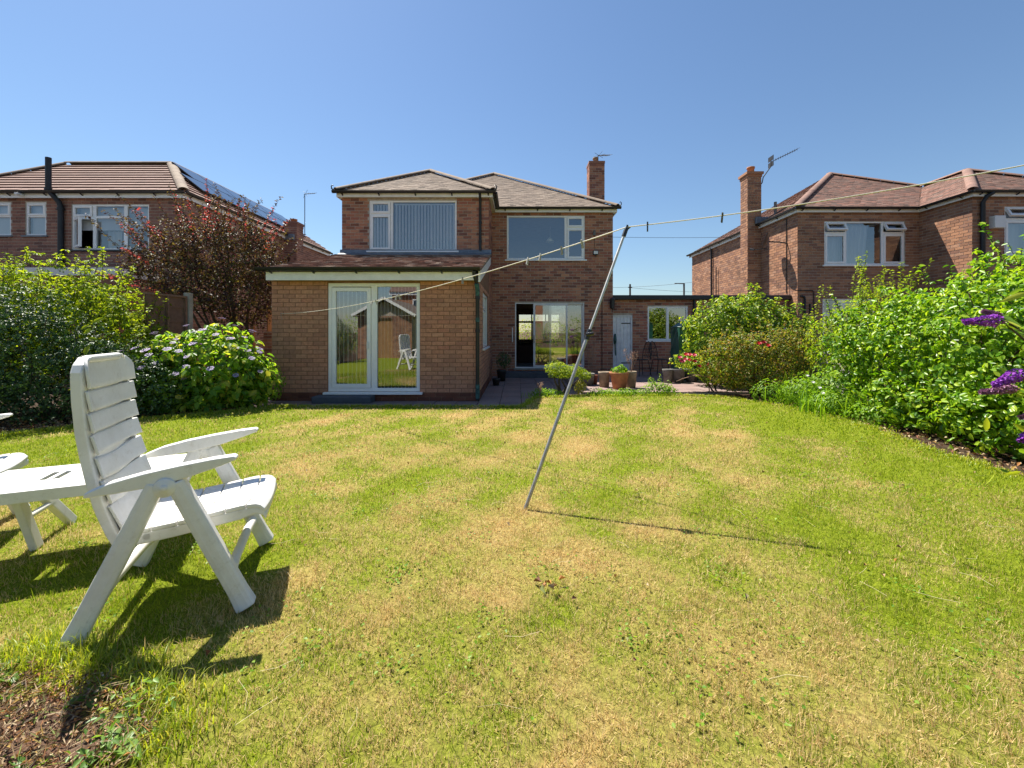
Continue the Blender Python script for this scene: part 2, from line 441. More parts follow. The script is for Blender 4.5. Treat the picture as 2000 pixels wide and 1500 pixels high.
def brick_set(parent, items, mat, indiv=0, prefer=None, proud=0.006):
    """items: (wall, rect). Whole bricks nearest the camera become objects of their own."""
    rng = random.Random(5)
    full = [it for it in items if abs((it[1][1] - it[1][0]) - (BL - MO)) < 1e-4]
    full.sort(key=prefer or (lambda it: it[0].P(it[1][0], it[1][2]).length))
    single = full[:indiv]; ids = {id(x) for x in single}
    mb = MB()
    def faces(d1, u0, u1, z0, z1, P):
        pts = [(u, z, d) for d in (d1, -0.02) for z in (z0, z1) for u in (u0, u1)]
        return [P(*p) for p in pts]
    FS = [(0, 1, 3, 2), (0, 4, 5, 1), (2, 3, 7, 6), (0, 2, 6, 4), (1, 5, 7, 3)]
    for it in items:
        if id(it) in ids: continue
        w, (u0, u1, z0, z1) = it
        mb.add(faces(proud + rng.uniform(-.002, .003), u0, u1, z0, z1, w.P), FS)
    o = mb.build('bricks', mat, parent, 'stuff')
    if single:
        b = MB(); L, Hh = BL - MO, CO - MO
        b.add(faces(proud, -L/2, L/2, -Hh/2, Hh/2, lambda u, z, d: Vector((u, -d, z))), FS)
        me = b.mesh('brick'); me.materials.append(mat)
        base = -Vector(parent.location) if parent.type == 'EMPTY' else Vector((0, 0, 0))
        for w, (u0, u1, z0, z1) in single:
            q = bpy.data.objects.new('brick', me); C.objects.link(q); q.parent = parent
            q.location = base + w.P((u0 + u1)/2, (z0 + z1)/2, rng.uniform(-.002, .003))
            q.rotation_euler = (0, 0, math.atan2(w.U.y, w.U.x))
    return o

# ------------------------------------------------------------------ windows
def ring(mb, w, u0, u1, z0, z1, b, d0, d1, tf=None):
    wbox(mb, w, u0, u1, z0, z0 + b, d0, d1, tf); wbox(mb, w, u0, u1, z1 - b, z1, d0, d1, tf)
    wbox(mb, w, u0, u0 + b, z0 + b, z1 - b, d0, d1, tf); wbox(mb, w, u1 - b, u1, z0 + b, z1 - b, d0, d1, tf)

def glass(w, u0, u1, z0, z1, d, parent, mat, tf=None, name='pane'):
    pts = [(u0, z0, d), (u1, z0, d), (u1, z1, d), (u0, z1, d)]
    if tf: pts = [tf(*p) for p in pts]
    mb = MB(); mb.poly([w.P(*p) for p in pts]); return mb.build(name, mat, parent)

def window(house, w, u0, u1, z0, z1, panes, bars=(), mat=None, gl=None, fb=0.05, sill=True, d=-0.02, sillmat=None, name='window', sillout=0.06, sb=0.055):
    mat = mat or M['upvc']; gl = gl or M['glass']
    mb = MB(); ring(mb, w, u0, u1, z0, z1, fb, d - .06, d)
    for b in bars: wbox(mb, w, b[0], b[1], b[2], b[3], d - .058, d - .002)
    fr = mb.build(name, mat, house, bevel=.004, seg=1)
    for p in panes:
        a, b, c, e, kind = p[:5]; ang = p[5] if len(p) > 5 else 0
        if kind == 'fix':
            glass(w, a, b, c, e, d - .03, fr, gl); continue
        tf = None
        if kind == 'top':
            ca, sa = math.cos(R(ang)), math.sin(R(ang))
            tf = lambda u, z, dd, e=e, ca=ca, sa=sa: (u, e - (e - z)*ca + (dd - d)*sa, d + (e - z)*sa + (dd - d)*ca)
        if kind == 'left':
            ca, sa = math.cos(R(ang)), math.sin(R(ang))
            tf = lambda u, z, dd, a=a, ca=ca, sa=sa: (a + (u - a)*ca - (dd - d)*sa, z, d + (u - a)*sa + (dd - d)*ca)
        m2 = MB(); ring(m2, w, a, b, c, e, sb, d - .045, d + .018, tf)
        s = m2.build('sash', mat, fr, bevel=.004, seg=1)
        glass(w, a + sb, b - sb, c + sb, e - sb, d - .01, fr, gl, tf)
    if sill:
        m3 = MB(); wbox(m3, w, u0 - .06, u1 + .06, z0 - .045, z0 - .002, d - .05, sillout)
        m3.build('sill', sillmat or mat, fr, bevel=.006, seg=1)
    return fr

def blinds(parent, w, u0, u1, z0, z1, d, n, ang, mat, width=None, seed=1, name='vertical_blind'):
    mb = MB(); rng = random.Random(seed); st = (u1 - u0)/n; wd = width or st*1.05
    for i in range(n):
        c = u0 + (i + .5)*st; a = R(ang + rng.uniform(-5, 5))
        du, dd = math.cos(a)*wd/2, math.sin(a)*wd/2
        vs = []
        for t in (-1, -.35, .35, 1):
            bow = .012*(1 - t*t)
            for z in (z0, z1):
                vs.append(w.P(c + du*t - math.sin(a)*bow, z, d + dd*t + math.cos(a)*bow))
        mb.add(vs, [(0, 2, 3, 1), (2, 4, 5, 3), (4, 6, 7, 5)], True)
    mb2 = mb; wbox(mb2, w, u0, u1, z1, z1 + .03, d - .02, d + .02)
    return mb2.build(name, mat, parent)

def curtain(parent, w, u0, u1, z0, z1, d, waves, mat, skew=0.0, name='curtain'):
    n = waves*8; V = []; F = []
    for i in range(n + 1):
        t = i/n; dd = d + .03*math.sin(t*waves*2*math.pi) + .012*math.sin(t*waves*5.3)
        for j, z in enumerate((z0, z1)):
            u = u0 + (u1 - u0)*t + (skew*t if j == 0 else 0)
            V.append(w.P(u, z, dd))
        if i: F.append((2*i - 2, 2*i, 2*i + 1, 2*i - 1))
    mb = MB(); mb.add(V, F, True); return mb.build(name, mat, parent)

# ------------------------------------------------------------------ roofs
def slope_frame(vs):
    o = Vector(vs[0]); U = (Vector(vs[1]) - o).normalized()
    n = U.cross(Vector(vs[2]) - o).normalized()
    if n.z < 0: n = -n
    Sd = n.cross(U)
    if Sd.z < 0: Sd = -Sd
    return o, U, Sd, n

def row_range(poly, b):
    xs = []
    for i in range(len(poly)):
        (a0, b0), (a1, b1) = poly[i], poly[(i + 1) % len(poly)]
        if (b0 - b)*(b1 - b) < 0: xs.append(a0 + (a1 - a0)*(b - b0)/(b1 - b0))
    return (min(xs), max(xs)) if len(xs) >= 2 else None

def tile_slopes(roof, slopes, gauge, width, thick, mat, indiv=0, seed=3, stagger=.5, slip=.003):
    rng = random.Random(seed); mb = MB(); cand = []
    FS = [(0, 1, 2, 3), (4, 5, 1, 0), (4, 0, 3, 7), (1, 5, 6, 2)]
    for vs in slopes:
        o, U, Sd, n = slope_frame(vs)
        poly = [((Vector(v) - o).dot(U), (Vector(v) - o).dot(Sd)) for v in vs]
        top = max(p[1] for p in poly); k = 0
        while k*gauge < top - gauge*.3:
            b0 = k*gauge - (.03 if k == 0 else 0); b1 = (k + 1)*gauge + .02
            rr = row_range(poly, k*gauge + gauge*.5)
            if rr:
                a = math.floor(rr[0]/width)*width + (stagger*width if k % 2 else 0) - width
                while a < rr[1]:
                    x0, x1 = max(a, rr[0]), min(a + width - .004, rr[1])
                    if x1 - x0 > width*.15:
                        cand.append((o, U, Sd, n, x0, x1, b0 + rng.uniform(-slip, slip), b1, thick + rng.uniform(-.003, .004), x1 - x0 > width*.97 and k > 0))
                    a += width
            k += 1
    def verts(x0, x1, b0, b1, th, f):
        return [f(x0, b0, th), f(x1, b0, th), f(x1, b1, th*.25), f(x0, b1, th*.25), f(x0, b0, 0.001), f(x1, b0, 0.001), f(x1, b1, 0.001), f(x0, b1, 0.001)]
    full = sorted([c for c in cand if c[9]], key=lambda c: (c[0] + c[1]*c[4] + c[2]*c[6]).length)[:indiv]
    ids = {id(c) for c in full}
    for c in cand:
        if id(c) in ids: continue
        o, U, Sd, n, x0, x1, b0, b1, th, _ = c
        mb.add(verts(x0, x1, b0, b1, th, lambda a, b, h: o + U*a + Sd*b + n*h), FS)
    mb.build('tiles', mat, roof, 'stuff')
    if full:
        t = MB(); t.add(verts(0, width - .004, 0, gauge + .02, thick, lambda a, b, h: Vector((a, b, h))), FS)
        me = t.mesh('tile'); me.materials.append(mat)
        for o, U, Sd, n, x0, x1, b0, b1, th, _ in full:
            q = bpy.data.objects.new('tile', me); C.objects.link(q); q.parent = roof
            X, Y, Z = U, Sd, n
            if X.cross(Y).dot(Z) < 0: pass
            mt = Matrix((X, Y, Z)).transposed().to_4x4(); mt.translation = o + U*x0 + Sd*b0
            q.matrix_local = mt

def ridge_run(roof, A, B, mat, r=.115, seg=.42, lift=.03, name='ridge_tile'):
    A, B = Vector(A), Vector(B); d = B - A; n = max(1, round(d.length/seg)); L = d.length/n
    mb = MB(); K = 9
    ang = [math.pi*(.06 + .88*i/K) for i in range(K + 1)]
    vs = []
    for x, k in ((0.004, 1.0), (L - .004, .995)):
        for rr in (r*k, (r - .018)*k):
            for a in ang: vs.append((x, rr*math.cos(a), rr*math.sin(a)*.72))
    m = K + 1; fs = []
    for i in range(K):
        fs += [(i, i + 1, 2*m + i + 1, 2*m + i), (m + i, 3*m + i, 3*m + i + 1, m + i + 1), (i, m + i, m + i + 1, i + 1), (2*m + i, 2*m + i + 1, 3*m + i + 1, 3*m + i)]
    fs += [(0, 2*m, 3*m, m), (K, m + K, 3*m + K, 2*m + K)]
    mb.add(vs, fs, False)
    me = mb.mesh(name); me.materials.append(mat)
    X = d.normalized(); Y = Vector((0, 0, 1)).cross(X).normalized(); Z = X.cross(Y)
    for i in range(n):
        q = bpy.data.objects.new(name, me); C.objects.link(q); q.parent = roof
        mt = Matrix((X, Y, Z)).transposed().to_4x4(); mt.translation = A + X*(L*i) + Vector((0, 0, lift - .02))
        q.matrix_local = mt

def gutter(house, A, B, out, mat=None, z=None, br=.95, r=.06, name='gutter'):
    """half-round gutter along A->B (heights in the points), 'out' = outward unit xy."""
    A, B = Vector(A), Vector(B); d = (B - A); L = d.length; d.normalize(); o = Vector((out[0], out[1], 0))
    mb = MB(); K = 7
    prof = [(r + r*math.cos(math.pi + math.pi*i/K), r*math.sin(math.pi + math.pi*i/K)) for i in range(K + 1)]
    prof += [((r) + (r - .006)*math.cos(2*math.pi - math.pi*i/K), (r - .006)*math.sin(2*math.pi - math.pi*i/K)) for i in range(K + 1)]
    n = len(prof)
    vs = [A + o*(a + .004) + Vector((0, 0, b)) for a, b in prof] + [B + o*(a + .004) + Vector((0, 0, b)) for a, b in prof]
    mb.add(vs, [(i, (i + 1) % n, n + (i + 1) % n, n + i) for i in range(n)], False)
    mb.add([vs[i] for i in range(K + 1)], [tuple(range(K + 1))]); mb.add([vs[n + i] for i in range(K + 1)], [tuple(range(K, -1, -1))])
    x = .25
    while x < L:
        p = A + d*x
        mb.bar(p + o*.0 + Vector((0, 0, -.10)), p + o*(r*1.2) + Vector((0, 0, -r - .004)), .03, .016)
        x += br
    return mb.build(name, mat or M['black'], house)

def beam(house, pts_boxes, mat, name, bevel=0):
    mb = MB()
    for b in pts_boxes: mb.box(*b)
    return mb.build(name, mat, house, bevel=bevel)

def pipe(house, pts, r, mat, name='downpipe', rings=(), n=10):
    mb = MB(); mb.tube(pts, r, n)
    for p in rings:
        mb.tube([Vector(p) - Vector((0, 0, .03)), Vector(p) + Vector((0, 0, .03))], r*1.28, n)
    return mb.build(name, mat, house)

def aerial(house, base, h, tip, nel=9, name='aerial', mast_r=.014, flat=False):
    mb = MB(); b = Vector(base); top = b + Vector((0, 0, h)); t = Vector(tip)
    mb.tube([b, top], mast_r, 6)
    mb.tube([top, top + t], .010, 5)
    d = t.normalized(); s = d.cross(Vector((0, 0, 1))).normalized()
    for i in range(nel):
        p = top + t*(.12 + .86*i/(nel - 1)); hl = .13 if i else .22
        mb.tube([p - s*hl, p + s*hl], .005, 4)
    p = top + t*.06
    for k in (-1, 1): mb.tube([p, p + s*.16 + Vector((0, 0, .13*k))], .006, 4); mb.tube([p, p - s*.16 + Vector((0, 0, .13*k))], .006, 4)
    return mb.build(name, M['iron'], house)

def chimney(house, x0, x1, y0, y1, z0, z1, mat, pot_h=.2, pot_r=.11, cap=.05, potmat=None, nb=0, name='chimney', pots=1):
    mb = MB(); ws = []
    core = [((x0, y0), (x1, y0)), ((x1, y0), (x1, y1)), ((x1, y1), (x0, y1)), ((x0, y1), (x0, y0))]
    for a, b in core:
        w = Wall(a, b, z0, z1, t=.02); wall_mesh(mb, w); ws.append(w)
    mb.poly([(x0, y0, z1), (x1, y0, z1), (x1, y1, z1), (x0, y1, z1)])
    ch = mb.build(name, M['mortar'], house)
    items = [(w, r) for i, w in enumerate(ws) for r in brick_rects(w, off=(.114 if i % 2 else 0))]
    brick_set(ch, items, mat)
    c = MB(); c.box(x0 - cap, x1 + cap, y0 - cap, y1 + cap, z1 + .002, z1 + .085); c.box(x0 - cap*.4, x1 + cap*.4, y0 - cap*.4, y1 + cap*.4, z1 - .09, z1 + .0)
    c.build('cap', mat, ch)
    p = MB()
    for i in range(pots):
        cx = x0 + (x1 - x0)*(i + .5)/pots
        p.lathe([(pot_r*.95, 0), (pot_r*.9, pot_h*.75), (pot_r*1.08, pot_h*.78), (pot_r*1.08, pot_h), (pot_r*.75, pot_h), (pot_r*.7, pot_h*.2)], (cx, (y0 + y1)/2, z1 + .085), 14)
    p.build('chimney_pot', potmat or M['terracotta'], ch)
    return ch

# ------------------------------------------------------------------ the middle house
PT = 0.62
house = thing('detached_house', 'brown brick house with tiled hipped roof and single storey garden room, middle of the picture', 'house', (-0.9, 14, 0))
EF = Wall((-4.72, 8.08), (-.74, 8.08), 0, 2.33, [(1.075, 2.848, .175, 2.27)])
ER = Wall((-.74, 8.08), (-.74, 11.08), 0, 2.33, [(.97, 2.5, .97, 2.2)])
EL = Wall((-4.72, 11.08), (-4.72, 8.08), 0, 2.33)
WF = Wall((-4.62, 11.08), (-.74, 11.08), 2.3, 4.87, [(.715, 3.025, 3.46, 4.80)])
WR = Wall((-.74, 11.08), (-.74, 12.48), 0, 4.87)
MF = Wall((-.74, 12.48), (2.846, 12.48), 0, 4.87, [(.68, 2.734, .244, 2.19), (.436, 2.75, 3.47, 4.78)])
SR = Wall((2.846, 12.48), (2.846, 20.6), 0, 4.87)
SL = Wall((-4.62, 20.6), (-4.62, 11.08), 0, 4.87)
NF = Wall((2.846, 20.6), (-4.62, 20.6), 0, 4.87, [(.746, 2.796, .9, 2.2)])

mb = MB()
for w in (EF, ER, EL): wall_mesh(mb, w)
# gable pieces under the lean-to
for x0, x1 in ((-.98, -.742), (-4.718, -4.48)):
    mb.extrude([(8.08, 2.33), (11.08, 2.33), (11.08, 3.25), (8.2, 2.48)], x0, x1, lambda a, b, t: Vector((t, a, b)))
garden_wall = mb.build('garden_room_wall', M['mortar_buff'], house)
items = [(w, r) for w in (EF, ER, EL) for r in brick_rects(w, .165, 2.33)]
brick_set(garden_wall, items, M['brick_buff'], 300, prefer=lambda it: (0 if it[0] is EF else 1, abs(it[1][2] - 1.3)), proud=.003)
brick_set(garden_wall, [(w, r) for w in (EF, ER, EL) for r in brick_rects(w, 0, .165, off=.07)], M['plinth'], proud=.008).name = 'plinth_bricks'
for u in (.62, 1.85, 3.45):                                   # air bricks
    mb = MB(); wbox(mb, EF, u - .1, u + .1, .065, .155, 0, .013)
    for k in range(4):
        wbox(mb, EF, u - .085, u + .085, .074 + k*.02, .082 + k*.02, .012, .019)
    mb.build('air_brick', M['plinth'], house)

mb = MB()
for w in (WF, WR, MF, SR, SL, NF): wall_mesh(mb, w)
hw = mb.build('wall', M['mortar'], house)
items = [(w, r) for w in (WF, WR, MF) for r in brick_rects(w, off=(.06 if w is WR else 0))]
brick_set(hw, items, M['brick_house'], 0)
# floors, ceilings and partitions inside
mb = MB()
mb.box(-4.4, 2.62, 12.72, 20.4, .05, .232); mb.box(-4.4, -.99, 11.33, 12.72, .05, .22); mb.box(-4.48, -.98, 8.32, 11.30, .02, .17)
mb.build('floor', M['carpet'], house)
mb = MB()
mb.box(-4.4, 2.62, 12.71, 20.38, 2.42, 2.60); mb.box(-4.4, -.985, 11.31, 12.705, 2.42, 2.6)
mb.box(-4.39, 2.61, 12.712, 20.37, 4.83, 4.86); mb.box(-4.39, -.98, 11.31, 12.708, 4.83, 4.86); mb.box(-4.5, -.96, 8.3, 11.2, 2.305, 2.325)
mb.build('ceiling', M['room'], house)
mb = MB()
mb.box(-.72, -.62, 12.72, 20.38, .24, 2.415); mb.box(-4.4, -.73, 12.8, 12.9, .24, 2.41); mb.box(-4.47, -.985, 11.1, 11.2, .172, 2.30)
mb.box(-4.4, 2.6, 16.2, 16.3, 2.605, 4.828); mb.box(-.9, -.8, 12.72, 16.19, 2.605, 4.828); mb.box(1.35, 1.4, 20.3, 20.36, .25, 2.4)
mb.build('partition', M['roomdark'], house)
sf = MB()                                                     # sofa seen through the open door
sf.box(.0, .75, 15.0, 16.6, .235, .66); sf.box(-.25, .05, 14.9, 16.7, .24, 1.08); sf.box(.0, .8, 14.75, 15.0, .24, .86); sf.box(0, .8, 16.62, 16.85, .24, .86)
tag(sf.build('sofa', M['sofa'], None, bevel=.06, seg=3), 'dark upholstered sofa inside the open sliding door', 'sofa')

# roof
EZ = 5.0
wl, wr_, mr, wf, mf, bk = -4.74, -.62, 2.97, 10.95, 12.36, 20.72
cw = (wl + wr_)/2; zw = EZ + (wr_ - cw)*PT; ayw = wf + (wr_ - cw)
cm = (wl + mr)/2; zm = EZ + (mr - cm)*PT; aym = mf + (mr - cm); abm = bk - (mr - cm)
if abm < aym + .05: abm = aym + .05
Wp = (cw, mf + (wr_ - cw), zw)
s_front = [(wl, wf, EZ), (wr_, wf, EZ), (cw, ayw, zw)]
s_wr = [(wr_, wf, EZ), (wr_, mf, EZ), Wp, (cw, ayw, zw)]
s_main = [(wr_, mf, EZ), (mr, mf, EZ), (cm, aym, zm), Wp]
s_left = [(wl, bk, EZ), (wl, wf, EZ), (cw, ayw, zw), Wp, (cm, aym, zm), (cm, abm, zm)]
s_right = [(mr, mf, EZ), (mr, bk, EZ), (cm, abm, zm), (cm, aym, zm)]
s_back = [(mr, bk, EZ), (wl, bk, EZ), (cm, abm, zm)]
def roof_deck(hs, slopes, mat=None, name='roof'):
    mb = MB()
    for s in slopes: mb.poly([Vector(p) - Vector((0, 0, .012)) for p in s])
    return mb.build(name, mat or M['deck'], hs)
roof = roof_deck(house, [s_front, s_wr, s_main, s_left, s_right, s_back])
tile_slopes(roof, [s_front, s_wr, s_main, s_left], .105, .168, .014, M['tile_house'])
for a, b in ((s_front[0], (cw, ayw, zw)), (s_front[1], (cw, ayw, zw)), ((cw, ayw, zw), Wp), (s_main[1], (cm, aym, zm)), (Wp, (cm, aym, zm)), ((cm, aym, zm), (cm, abm, zm))):
    ridge_run(roof, a, b, M['ridge'])
# eaves
beam(house, [(wl + .02, wr_ - .02, 10.965, 10.99, 4.85, 4.985), (wr_ - .045, wr_ - .02, 10.991, mf + .015, 4.85, 4.985), (wr_ - .019, mr - .02, 12.375, 12.40, 4.85, 4.985), (mr - .045, mr - .02, 12.401, bk, 4.85, 4.985), (wl + .02, wl + .045, 10.991, bk, 4.85, 4.985)], M['fascia'], 'fascia')
beam(house, [(wl + .046, wr_ - .046, 10.991, 11.2, 4.872, 4.885), (-.739, wr_ - .046, 11.2, 12.40, 4.872, 4.885), (-.80, mr - .046, 12.401, 12.6, 4.872, 4.885)], M['fascia'], 'soffit')
gutter(house, (wl - .06, 10.962, 4.985), (wr_ + .07, 10.962, 4.985), (0, -1))
gutter(house, (wr_ - .018, 10.97, 4.982), (wr_ - .018, 12.37, 4.982), (1, 0))
gutter(house, (wr_ + .02, 12.372, 4.985), (mr + .08, 12.372, 4.985), (0, -1))
for x, y, sx in ((wl - .03, 10.93, -1), (wr_ + .03, 10.93, 1), (mr + .03, 12.34, 1)):        # curled hip irons
    mb = MB(); mb.tube([(x - sx*.2, y + .12, EZ + .08), (x, y, EZ + .0), (x + sx*.05, y - .02, EZ + .05), (x + sx*.06, y - .02, EZ + .11), (x + sx*.03, y - .02, EZ + .14), (x + sx*.0, y - .02, EZ + .12)], [.03, .03, .018, .014, .012, .008], 6)
    mb.build('hip_iron', M['black'], house)
# lean-to roof over the garden room
lt = [(-4.80, 7.87, 2.50), (-.67, 7.87, 2.50), (-.67, 11.07, 3.34), (-4.80, 11.07, 3.34)]
lroof = roof_deck(house, [lt], name='lean_to_roof')
tile_slopes(lroof, [lt], .105, .168, .034, M['tile_lean'], seed=8, slip=.02)
beam(house, [(-4.72, -.80, 7.885, 7.915, 2.30, 2.455)], M['fascia'], 'garden_room_fascia')
beam(house, [(-4.72, -.76, 7.916, 8.08, 2.332, 2.345)], M['fascia'], 'soffit')
mb = MB(); mb.extrude([(7.92, 2.27), (7.92, 2.485), (11.07, 3.315), (11.07, 3.10)], -.733, -.695, lambda a, b, t: Vector((t, a, b)))
mb.build('barge_board', M['upvc'], house)
gutter(house, (-4.86, 7.883, 2.53), (-.69, 7.883, 2.53), (0, -1), br=.8, r=.07)
mb = MB(); mb.extrude([(11.075, 3.49), (11.05, 3.49), (11.03, 3.40), (10.86, 3.335), (10.86, 3.32), (11.075, 3.37)], -4.66, -.68, lambda a, b, t: Vector((t, a, b)))
mb.build('lead_flashing', M['lead'], house)
beam(house, [(-4.79, -.68, 7.875, 7.9, 2.50, 2.515)], M['fascia'], 'eaves_strip')

# windows and doors of the middle house
def ux(w, x): return x - w.a.x
w1 = window(house, WF, .715, 3.025, 3.46, 4.80,
            [(.76, 1.27, 4.46, 4.76, 'sash'), (.76, 1.27, 3.50, 4.41, 'sash'), (1.34, 2.98, 3.51, 4.75, 'fix')], [(1.275, 1.34, 3.51, 4.75), (.765, 1.275, 4.41, 4.46)], gl=M['glassblue'])
blinds(w1, WF, .78, 1.27, 3.52, 4.70, -.11, 6, 38, M['blind'], seed=4)
blinds(w1, WF, 1.36, 2.97, 3.52, 4.70, -.11, 19, 38, M['blind'], seed=5)
w2 = window(house, MF, .436, 2.75, 3.47, 4.78,
            [(2.23, 2.71, 4.44, 4.74, 'sash'), (2.23, 2.71, 3.51, 4.39, 'sash'), (.486, 2.15, 3.52, 4.73, 'fix')], [(2.15, 2.225, 3.52, 4.73), (2.225, 2.70, 4.39, 4.44)], gl=M['glassblue'])
lamp = MB(); lamp.lathe([(.03, .14), (.05, .13), (.15, 0), (.145, 0), (.04, .12)], (1.09, 13.9, 4.30), 16); lamp.tube([(1.09, 13.9, 4.43), (1.09, 13.9, 4.82)], .006, 5)
tag(lamp.build('pendant_lamp', M['upvc']), 'pale pendant lampshade hanging behind the right bedroom window', 'lamp')
# patio door of the garden room
d1 = window(house, EF, 1.075, 2.848, .175, 2.27, [(1.155, 1.90, .25, 2.185, 'sash'), (2.03, 2.775, .26, 2.195, 'fix')],
            [(1.905, 2.02, .225, 2.22)], gl=M['glassdoor'], fb=.07, name='patio_door', sb=.075, sillout=.09)
blinds(d1, EF, 1.22, 1.88, .22, 2.2, -.105, 8, 62, M['blind'], width=.085, seed=9)
blinds(d1, EF, 2.04, 2.78, .22, 2.2, -.105, 11, 78, M['blind'], width=.085, seed=10)
mb = MB(); wbox(mb, EF, 1.84, 1.862, 1.0, 1.14, .02, .05); mb.build('handle', M['alu'], d1)
# side window of the garden room
window(house, ER, .97, 2.5, .97, 2.2, [(1.02, 1.50, 1.02, 1.80, 'sash'), (1.02, 1.50, 1.83, 2.15, 'sash'), (1.56, 2.45, 1.02, 2.15, 'fix')], [(1.505, 1.56, 1.02, 2.15)], sillout=.05)
# sliding aluminium door, left part standing open
mb = MB(); ring(mb, MF, .68, 2.734, .244, 2.19, .032, -.11, -.01)
sd = mb.build('sliding_door', M['alu'], house, bevel=.003, seg=1)
def leaf(u0, u1, d):
    m = MB(); ring(m, MF, u0, u1, .28, 2.155, .045, d - .02, d + .02); wbox(m, MF, u0, u0 + .062, .281, 2.154, d - .018, d + .024)
    m.build('sliding_leaf', M['alu'], sd, bevel=.003, seg=1); glass(MF, u0 + .05, u1 - .04, .32, 2.11, d, sd, M['glassdoor'])
leaf(1.22, 2.24, -.035); leaf(1.70, 2.705, -.085)
mb = MB(); wbox(mb, MF, 1.235, 1.262, 1.0, 1.22, -.01, .03); mb.build('handle', M['steel'], sd)
mb = MB(); wbox(mb, MF, .64, 2.78, .20, .243, -.1, .05); mb.build('threshold', M['concrete'], sd)
mb = MB(); mb.tube([MF.P(.60, 1.02, .03), MF.P(.60, 1.45, .03)], .016, 8); wbox(mb, MF, .59, .61, 1.06, 1.09, 0, .03); wbox(mb, MF, .59, .61, 1.38, 1.41, 0, .03)
mb.build('grab_rail', M['upvc'], house)
mb = MB(); mb.box(-.35, 1.95, 12.02, 12.47, .0, .165); mb.build('door_step', M['stepgrey'], house, bevel=.012)
mb = MB(); mb.box(-3.82, -2.72, 7.78, 8.068, -.005, .125); mb.build('garden_room_step', M['stepgrey'], house, bevel=.02)
# front room window at the far side
fw = window(house, NF, .746, 2.796, .9, 2.2, [(.8, 1.27, .95, 1.75, 'fix'), (1.33, 2.1, .95, 1.75, 'fix'), (2.16, 2.75, .95, 1.75, 'fix'), (.8, 1.27, 1.84, 2.15, 'fix'), (1.33, 2.1, 1.84, 2.15, 'fix'), (2.16, 2.75, 1.84, 2.15, 'fix')],
            [(.796, 2.75, 1.75, 1.84), (1.27, 1.33, .95, 1.75), (2.1, 2.16, .95, 1.75), (1.27, 1.33, 1.84, 2.15), (2.1, 2.16, 1.84, 2.15)], mat=M['woodframe'], sill=False, name='front_window')
blinds(fw, NF, 1.35, 2.1, .95, 1.75, -.2, 9, 20, M['blind'], seed=12)
# pipes and fittings
pipe(house, [(-.97, 10.9, 4.95), (-.97, 10.95, 4.88), (-.97, 11.03, 4.78), (-.97, 11.03, 3.47)], .034, M['blackpipe'], rings=[(-.97, 11.03, 4.2), (-.97, 11.03, 3.7)])
pipe(house, [(-.80, 7.81, 2.46), (-.80, 7.82, 2.40), (-.755, 7.98, 2.22), (-.755, 8.02, 2.1), (-.755, 8.02, .02)], .036, M['blackpipe'], rings=[(-.755, 8.02, 1.98), (-.755, 8.02, 1.35)])
mb = MB(); mb.tube([(-.755, 8.02, .06), (-.755, 8.02, .33)], .041, 10); mb.tube([(-.77, 7.93, 2.24), (-.755, 8.0, 2.14), (-.755, 8.02, 2.02)], .042, 10); mb.tube([(-.755, 8.02, 1.52), (-.755, 8.02, 1.60)], .041, 10)
mb.build('pipe_collar', M['verdigris'], house)
mb = MB(); wbox(mb, MF, 2.995, 3.06, 4.18, 4.33, 0, .07); mb.build('alarm_box', M['greypot'], house, bevel=.006)
mb = MB(); wbox(mb, MF, 2.99, 3.14, 3.60, 3.73, .02, .09); wbox(mb, MF, 3.05, 3.08, 3.56, 3.60, 0, .05); fl = mb.build('flood_light', M['black'], house, bevel=.01)
mb = MB(); wbox(mb, MF, 3.005, 3.125, 3.622, 3.71, .091, .096); mb.build('lens', M['whitebox'], fl)
mb = MB(); mb.tube([MF.P(3.03, 4.18, .012), MF.P(3.04, 3.9, .012), MF.P(3.06, 3.73, .012)], .006, 5); mb.tube([MF.P(3.26, .1, .014), MF.P(3.26, 2.3, .014)], .012, 5); mb.build('cable', M['black'], house)
mb = MB(); mb.lathe([(.0, .22), (.075, .17), (.085, .15), (.07, .145), (.062, -.1), (.02, -.15), (0, -.16)], (2.80, 12.33, 2.12), 6, False); mb.tube([(2.8, 12.47, 2.1), (2.8, 12.40, 2.02), (2.8, 12.34, 1.98)], .012, 6); wbox(mb, MF, 3.5, 3.58, 2.02, 2.2, .0, .02)
mb.build('wall_lantern', M['iron'], house)
chimney(house, 2.62, 3.16, 15.2, 15.74, 4.7, 7.42, M['brick_house'], pot_h=.22, pot_r=.10, cap=.02, potmat=M['stonepot'])
aerial(house, (2.95, 15.3, 7.3), .45, (.62, .9, .38), 8)
mb = MB(); mb.lathe([(0, .0), (.12, .015), (.22, .06), (.225, .062), (.12, .03), (0, .016)], (0, 0, 0), 20)
o = mb.build('satellite_dish', M['dish'], house); o.location = Vector((2.38, 15.6, 6.15)) - Vector(house.location); o.rotation_euler = (R(70), 0, R(30))

